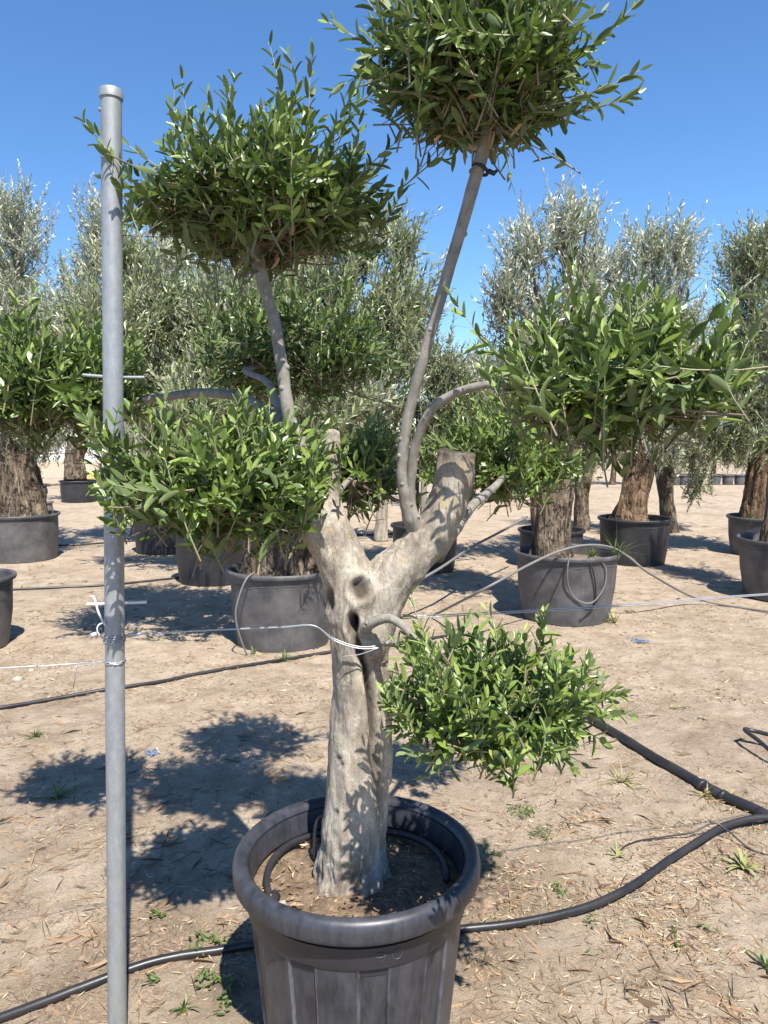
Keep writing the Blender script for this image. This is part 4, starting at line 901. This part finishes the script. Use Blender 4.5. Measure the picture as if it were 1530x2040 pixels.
bg_pot('dusty pot with thick knotty trunk and weeds, at the end of the row', g[0], DL, .44, .48, .37, M['pot_bg'])
bg_tree('dense dark-green olive with thick knotty leaning trunk', [(1508, 1038, DL, 72), (1512, 1000, DL, 62), (1518, 950, DL, 60), (1530, 900, DL, 62), (1545, 840, DL, 62)],
        [(1490, 510, 65, 70, DL, .45, 110), (1540, 480, 60, 60, DL, .45, 70), (1500, 640, 85, 110, DL, .55, 220), (1470, 760, 80, 90, DL, .55, 170), (1540, 760, 90, 110, DL, .5, 150), (1480, 850, 70, 50, DL, .5, 90), (1420, 860, 60, 40, DL, .4, 60)], 'leaf_mid', 'redbark', seed=13, leaf=(.072, .0145), K=12, slen=(.26, .44), amp=.2)
DM = 6.75; g = at(1570, 1188, DM)
bg_pot('dusty grey pot in front of the knotty leaning trunk', g[0], DM, .445, .535, .36, M['pot_bg'])
bg_tree('dark olive trunk standing in the dusty grey pot', [(1540, 1095, DM, 60), (1546, 1040, DM, 50), (1552, 960, DM, 48), (1560, 880, DM, 44)], [(1610, 760, 90, 100, DM, .6, 130), (1600, 620, 60, 90, DM, .5, 70)], 'leaf_dark', 'oldbark', seed=14, leaf=(.066, .012), limbs=False, n=26, sides=20)
# --- far row of trees and pots
far_specs = [(910, 880, 15.0, 'pale far olive seen beside the tall arching stem', 700), (1000, 900, 17.0, 'far olive behind the leafy pad of the saw-cut limb', 760), (660, 900, 16.0, 'far olive behind the whitish slim trunk', 780),
             (420, 900, 17.5, 'far olive behind the round black pot', 760), (30, 905, 21.0, 'far olive behind the furrowed pale-brown trunk', 800), (1220, 905, 22.0, 'far olive behind the slim trunk with whitish base', 800),
             (1420, 910, 27.0, 'far olive standing over the row of small pots', 815), (1510, 905, 25.0, 'far olive at the end of the row of small pots', 800), (250, 905, 24.0, 'far olive behind the steel pole', 800), (1330, 915, 30.0, 'far olive over the middle of the row of small pots', 820)]
for i, (cx, cy, D, lab, ty) in enumerate(far_specs):
    gy = project(np.array((0, D, 0.0)))[1]
    bg_tree(lab, [(cx, gy + 4, D, 22 * 15 / D), (cx + 2, gy - 25 * 15 / D, D, 18 * 15 / D), (cx + 5, cy, D, 16 * 15 / D)],
            [(cx - 35, (cy + ty) / 2 + 14, 65, (cy - ty) / 2 + 12, D, .8, 120), (cx + 42, (cy + ty) / 2 + 16, 65, (cy - ty) / 2 + 6, D, .8, 120), (cx, ty + 20, 60, 40, D, .8, 70)], 'leaf_silver' if i in (0, 1) else 'leaf_dark', 'oldbark', seed=20 + i, leaf=(.10, .024), K=9, slen=(.35, .6), n=14, sides=12, limbs=False, group='far olives behind the potted rows')
DO = 22.0
for k, cx in enumerate((1344, 1362, 1390, 1424, 1449, 1473, 1497, 1521)):
    g = at(cx, 974, DO); bg_pot('small grey pot in the far row under the dark trees', g[0], DO, .17, .30, .13, M['pot_bg'], group='far row of small pots', soil=False, seg=20)
# white hall and timber
DW = 28.0; x0 = at(-160, 945, DW)[0]; x1 = at(250, 945, DW)[0]
hall = _empty('hall', ((x0 + x1) / 2, DW + 2, 0)); tag(hall, 'low white hall with beige masonry foot', 'building')
part(MB().add(*box(((x0 + x1) / 2, DW + 2, .22), (x1 - x0, 4, .50))), 'masonry_foot', M['beige'], hall, False)
part(MB().add(*box(((x0 + x1) / 2, DW + 2, 1.25), (x1 - x0 - .06, 3.94, 1.58))), 'wall', M['whitewall'], hall, False)
b = MB(); b.add(np.array([(x0 - .1, DW - .1, 2.04), (x1 + .1, DW - .1, 2.04), (x1 + .1, DW + 2, 2.7), (x0 - .1, DW + 2, 2.7), (x1 + .1, DW + 4.1, 2.04), (x0 - .1, DW + 4.1, 2.04)]), [(0, 1, 2), (0, 2, 3), (3, 2, 4), (3, 4, 5), (0, 3, 5), (1, 4, 2), (0, 5, 4), (0, 4, 1)]); part(b, 'roof', M['whitewall'], hall, False)
for k, (dx, dz) in enumerate(((0, 0.06), (.05, .17), (-.04, .28))):
    p = at(196, 962, 21.0); o = MB().add(*box((p[0] + dx, 21.0 + .02 * k, dz + .02), (.62, .14, .085), .06 * k)).build('timber_beam', M['yellow'], None, False)
    tag(o, ('lowest', 'middle', 'topmost')[k] + ' yellow timber beam of the stack near the black pot and white hall', 'beam', 'stacked yellow timber')

# ------------------------------------------------------------------ tubes on the grassy pot
def free_tube(label, pts, r, mat='hose_grey', n=60, name='irrigation_tube'):
    o = MB().add(*tube([at(*p) if isinstance(p, tuple) else p for p in pts], r, 8, n=n)).build(name, M[mat]); tag(o, label, 'hose'); return o
rimF = DH - .40
gl = ground(862, 1232); gr = ground(1400, 1203); gr2 = ground(1560, 1226)
free_tube('grey tube slanting up from the clay over the grassy pot and down again', [gl + (0, 0, .02), (960, 1176, 5.2), (1060, 1122, 5.5), (1120, 1096, rimF), (1170, 1086, DH - .3), (1215, 1090, DH - .2), (1250, 1108, DH - .15), (1300, 1146, DH - .1), gr + (0, 0, .03), gr2 + (0, 0, .012)], .0095)
free_tube('thin grey tube hanging in a loop on the front of the grassy pot', [(1136, 1104, rimF), (1131, 1130, rimF - .02), (1132, 1165, rimF), (1146, 1192, rimF + .02), (1170, 1202, rimF + .02), (1188, 1194, rimF + .03), (1205, 1165, rimF + .06), (1206, 1130, rimF + .06), (1184, 1108, rimF + .02)], .0055)
free_tube('slim black cable hanging down the front of the grassy pot', [(1172, 1108, rimF + .0), (1182, 1140, rimF + .01), (1187, 1175, rimF + .03), (1182, 1210, rimF + .05), (1155, 1238, rimF + .06)], .006, 'hose')
free_tube('straight dark cable from pot rim to ground on the grassy pot', [(1128, 1124, rimF), (1110, 1165, rimF + .01), (1092, 1205, rimF + .04), (1086, 1228, rimF + .05)], .0055, 'hose')
free_tube('thin grey tube running off behind the saw-cut limb to the folded-rim pot', [ground(722, 1262) + (0, 0, .015), (800, 1180, 5.75), (880, 1130, 6.2), (940, 1090, 6.8), (1000, 1058, 7.4), (1050, 1030, 8.0)], .012)
free_tube('pale thin tube arching out of the wide dusty pot', [(512, 1137, DF - .30), (490, 1155, DF - .38), (473, 1200, DF - .42), (470, 1235, DF - .42), (482, 1280, DF - .40), (500, 1322, DF - .36)], .006, 'hose_grey')

# ------------------------------------------------------------------ weeds, grass tufts, litter
def tuft(label, p, n, ln, w, mat='weed', spread=.9, group=None, name='grass_tuft', tint=(0, 1), cat='grass'):
    """blades of grass springing from one point; each blade a bent strip"""
    mb = MB()
    for _ in range(n):
        a = rng.uniform(0, 6.283); l = ln * rng.uniform(.5, 1.15); out = np.array((math.cos(a), math.sin(a), 0)); s = rng.uniform(.25, 1) * spread
        side = np.array((-math.sin(a), math.cos(a), 0)); t = np.linspace(0, 1, 6)[:, None]
        P = np.asarray(p) + rng.normal(0, ln * .05, 3) * (1, 1, 0) + out * (t * l * s) + np.array((0, 0, 1)) * l * (t * (1.05 - s * .6) - t**2 * s * .55)
        P[:, 2] = np.maximum(P[:, 2], p[2] + .003)
        ww = w * np.array((.7, 1, .95, .75, .45, .05))[:, None] * .5
        V = np.vstack([P - side * ww, P + side * ww]); T = []
        for i in range(5): T += [(i, i + 1, 7 + i), (i, 7 + i, 6 + i)]
        mb.add(V, T, 0, rng.uniform(*tint))
    o = mb.build(name, M[mat]); tag(o, label, cat, group); return o
def gp(px, py): g = ground(px, py); return (g[0], g[1], gh(g[0], g[1]))
tuft('green grass tuft on the clay at the edge of the crown shadow', gp(112, 1588), 16, .13, .010, spread=1.1)
tuft('dried straw-coloured grass clump on the clay before the thick pipe', gp(1240, 1562), 34, .13, .005, 'hay', 1.3)
tuft('dried grass tangled over the pipe coupler', gp(1405, 1592), 26, .09, .006, 'hay', 1.3)
tuft('yellowing grass tangled beside the thick pipe past its coupler', gp(1455, 1600), 24, .10, .005, 'hay', 1.2)
tuft('wilted pale green weed clump beyond the curving hose', gp(1482, 1735), 22, .10, .014, 'hay', 1.0, tint=(.8, 1))
tuft('tuft of broad green blades by the hair-thin tube and dead twigs', gp(1530, 1925), 16, .09, .009, spread=1.1)
tuft('short withered tuft beside the curving hose', gp(1230, 1712), 14, .07, .007, 'hay', 1.1, tint=(.6, 1))
tuft('yellowish grass clump at the foot of the grassy pot', gp(1222, 1240), 40, .16, .008, 'hay', .9, tint=(.5, 1))
tuft('thin grass clump at the foot of the wide dusty pot', gp(566, 1318), 22, .14, .006, spread=.9)
tuft('small grass wisp at the side of the wide dusty pot', gp(505, 1305), 12, .10, .006, spread=.9)
tuft('withered dark grass patch between pole and thin hose', gp(72, 1472), 26, .07, .006, 'weed', 1.2)
tuft('thin grass wisp on the clay beyond the lowest leafy pad', gp(1246, 1418), 16, .08, .004, 'weed', .8)
tuft('tiny green grass wisp beside the hose under the pole', gp(368, 2010), 12, .06, .006, 'weed', .9)
g = (gH[0] + .24, DH - .16, gH[2] + .0); pz = gh(gH[0], DH) + .50
tuft('long arching green grass growing from the rim of the tube-looped pot', (gH[0] + .36, DH - .12, pz + .02), 30, .40, .007, spread=1.15)
tuft('low green grass inside the tube-looped pot', (gH[0] + .16, DH - .15, pz), 40, .16, .009, spread=1.0)
tuft('green weeds filling the small tapered pot', (gN[0] + .14, DN - .05, gh(gN[0], DN) + .46), 40, .13, .016, spread=1.0)
tuft('green weeds at the rim of the knotty leaning trunk pot', (at(1480, 1030, DL)[0], DL - .2, gh(2, DL) + .42), 30, .14, .016, spread=1.0)
def rosette(label, p, n, r, ll, mat='weed', name='weed', group=None):
    d = unit(np.stack([rng.normal(size=n), rng.normal(size=n), rng.uniform(.15, .9, n)], 1)); q = r * np.sqrt(rng.uniform(size=n)); a = rng.uniform(0, 6.28, n)
    P = np.asarray(p) + np.stack([q * np.cos(a), q * np.sin(a), rng.uniform(.003, .02, n)], 1)
    L = dict(P=P, D=d, N=np.stack([rng.normal(0, .4, n), rng.normal(0, .4, n), np.ones(n)], 1), len=rng.uniform(.5, 1.2, n) * ll, wid=rng.uniform(.5, 1, n) * ll * .5, tint=rng.uniform(0, 1, n), curl=rng.normal(1, 1, n))
    mb = MB(); put_leaves(mb, L, 1); o = mb.build(name, M[mat]); tag(o, label, 'weed', group); return o
rosette('low dark green weed patch on the clay between grooved pot and dried grass clump', gp(1042, 1622), 90, .055, .016)
rosette('small flat weed patch on the clay nearer the curving hose', gp(1078, 1673), 60, .045, .014)
for i, (x, y) in enumerate(((312, 1832), (390, 1870), (388, 1902), (420, 1872), (452, 1960), (445, 1990), (408, 1945), (415, 1962), (440, 1880), (300, 1960), (450, 2010))):
    rosette('little green weed seedling on the damp clay between pole and grooved pot', gp(x, y), 14, .02, .020, group='weed seedlings by the grooved pot')
for i, (x, y) in enumerate(((985, 1712), (975, 1730), (1105, 1780), (1120, 1790), (1180, 1845), (968, 1700))):
    rosette('little green weed seedling on the clay between grooved pot and hose', gp(x, y), 16, .022, .015, group='weed seedlings along the hose')
def sprig(label, p, dirv, n, ll, wid, mat='weed'):
    """a broken leafy twig lying on the ground"""
    D = unit(np.array([dirv])); B = np.array([[p[0], p[1], p[2] + .008]])
    L, ax = grow_shoots(B, D, np.array([n * .016]), n, ll, wid, np.array([[.05, 0, .02]]), .05, alpha=(40, 60))
    L['P'][:, 2] = np.maximum(L['P'][:, 2], p[2] + .006); L['D'][:, 2] = np.abs(L['D'][:, 2]) * .35; L['N'][:, 2] = np.abs(L['N'][:, 2]) + .6
    mb = MB(); put_leaves(mb, L, 1); put_twigs(mb, ax, .0016, .001, 1, .4); o = mb.build('fallen_sprig', [M[mat], M['twig']]); tag(o, label, 'sprig'); return o
sprig('fallen green sprig with paired leaves on bare clay before the curving hose', gp(1350, 1895), (.25, .9, .05), 6, .03, .008)
sprig('fallen green leaves beside the paired-leaf sprig', gp(1385, 1845), (.5, -.3, .05), 3, .026, .007)
sprig('wilted green sprig on the clay past the lowest leafy pad', gp(1335, 1412), (1, .05, .05), 6, .03, .009, 'hay')
sprig('wilted curled sprig near the grass wisp beyond the lowest leafy pad', gp(1390, 1430), (.4, -.6, .05), 3, .026, .009, 'hay')
sprig('single fallen green leaf shoot on the clay below the hose', gp(1162, 1910), (1, -.1, .02), 2, .03, .006)
# twine
for lab, px, py, k in (('crumpled bit of blue twine on the clay by the crown shadow', 303, 1503, 5), ('frayed blue twine scrap on the clay past the grassy pot', 1275, 1282, 8)):
    mb = MB(); p = np.array(gp(px, py)); sc = .03 if k == 5 else .05
    for _ in range(k):
        q = [p + (rng.normal(0, sc * .7), rng.normal(0, sc * .6), .006 + abs(rng.normal(0, .008))) for _ in range(5)]; mb.add(*tube(q, .0018, 5, n=20))
    o = mb.build('twine', M['blue']); tag(o, lab, 'twine')
for lab, px, py, s in (('pale pebble beside the blue twine', 312, 1493, .012), ('pale stone on the clay beside the twisted wire end', 35, 1352, .032), ('whitish stone between wire end and small weedy pot', 62, 1336, .022)):
    V, T = lathe([(0.001, -.3), (.8, -.25), (1, 0.1), (.7, .5), (.3, .68), (.001, .7)], 12); V = V * s * (1 + .18 * np.array([[noise.noise(tuple(v * 2 + px))] for v in V])); o = MB().add(V + np.array(gp(px, py))).build('stone', M['stone']) if False else MB().add(V + np.array(gp(px, py)), T).build('stone', M['stone'])
    tag(o, lab, 'stone')

# leaf litter over the clay
def scatter(n, boxes, ll, ww, tint, name, mat, label, lift=.0035, detail=0, flatn=.35):
    P = []
    tot = sum(b[4] for b in boxes)
    for (xa, ya, xb, yb, wgt) in boxes:
        k = int(n * wgt / tot); px = rng.uniform(xa, xb, k); py = rng.uniform(ya, yb, k)
        for x, y in zip(px, py):
            g = ground(x, y)
            if noise.noise((g[0] * 3.1, g[1] * 3.1, 8.8)) + rng.normal(0, .28) < -.05: continue
            if (g[0] - PX)**2 + (g[1] - PY)**2 < .04: continue
            P.append((g[0], g[1], gh(g[0], g[1]) + lift))
    P = np.array(P); k = len(P)
    a = rng.uniform(0, 2 * math.pi, k)
    D = np.stack([np.cos(a), np.sin(a), rng.normal(0, .12, k)], 1); Nn = np.stack([rng.normal(0, flatn, k), rng.normal(0, flatn, k), np.ones(k)], 1)
    L = dict(P=P, D=D, N=Nn, len=rng.uniform(*ll, k), wid=rng.uniform(*ww, k), tint=rng.uniform(*tint, k), curl=rng.normal(-.5, .8, k))
    mb = MB(); put_leaves(mb, L, detail); o = mb.build(name, M[mat]); o['kind'] = 'stuff'; o['label'] = label
scatter(20000, [(-60, 1560, 1590, 2100, 6), (-60, 1250, 1590, 1560, 3.4), (1000, 1640, 1560, 1900, 2.6), (330, 1830, 500, 2060, .6), (-60, 1240, 640, 1400, 1.5), (930, 1690, 1100, 2050, .7)], (.010, .038), (.0018, .0050), (0, 1), 'leaf_litter', 'litter', 'dry brown olive leaves strewn over the clay')
scatter(17000, [(-60, 1060, 1590, 1260, 3), (-60, 1200, 1590, 1400, 2)], (.02, .05), (.003, .007), (0, 1), 'leaf_litter', 'litter', 'dry leaf litter on the clay between the potted trees')
scatter(5200, [(-60, 1400, 1590, 2100, 3)], (.03, .11), (.0012, .0024), (0, .5), 'twig_litter', 'litter', 'thin dead twigs and stalks strewn over the clay', .004, 0, .2)
scatter(900, [(-60, 985, 1590, 1240, 3)], (.04, .10), (.006, .012), (0.0, 1), 'ground_weeds', 'weed', 'sparse low green weeds between the potted trees', .01, 0, .8)
# crumbs and clods of dug soil
def clods():
    V0, T0 = lathe([(0.001, -.5), (.75, -.3), (1, .1), (.7, .55), (.001, .75)], 8)
    mb = MB()
    spots = [(985, 1800, 90, 130, 300, .006), (960, 1900, 60, 120, 130, .006), (250, 1900, 150, 70, 320, .0065), (330, 1850, 130, 50, 150, .006), (130, 1970, 140, 70, 170, .006), (1000, 1545, 90, 22, 16, .012), (760, 1700, 900, 400, 260, .005), (760, 1400, 900, 200, 120, .006)]
    for cx, cy, sx, sy, n, s in spots:
        for _ in range(n):
            x, y = (rng.normal(cx, sx * .55), rng.normal(cy, sy * .55)) if sx < 500 else (rng.uniform(cx - sx, cx + sx), rng.uniform(cy - sy, cy + sy))
            if y < 1150 or y > 2200: continue
            g = gp(x, y)
            if (g[0] - PX)**2 + (g[1] - PY)**2 < .045: continue
            r = s * rng.lognormal(-.15, .5); ph = rng.uniform(0, 99)
            V = V0 * r * np.array((rng.uniform(.7, 1.3), rng.uniform(.7, 1.3), rng.uniform(.5, .9))); V = V * (1 + .7 * np.array([[noise.noise((v[0] / r * 1.4 + ph, v[1] / r * 1.4, v[2] / r * 1.4))] for v in V]))
            mb.add(V + np.array(g), T0)
    o = mb.build('soil_clods', M['clod'], None, False); o['kind'] = 'stuff'; o['label'] = 'loose clods and crumbs of soil on the clay'
clods()
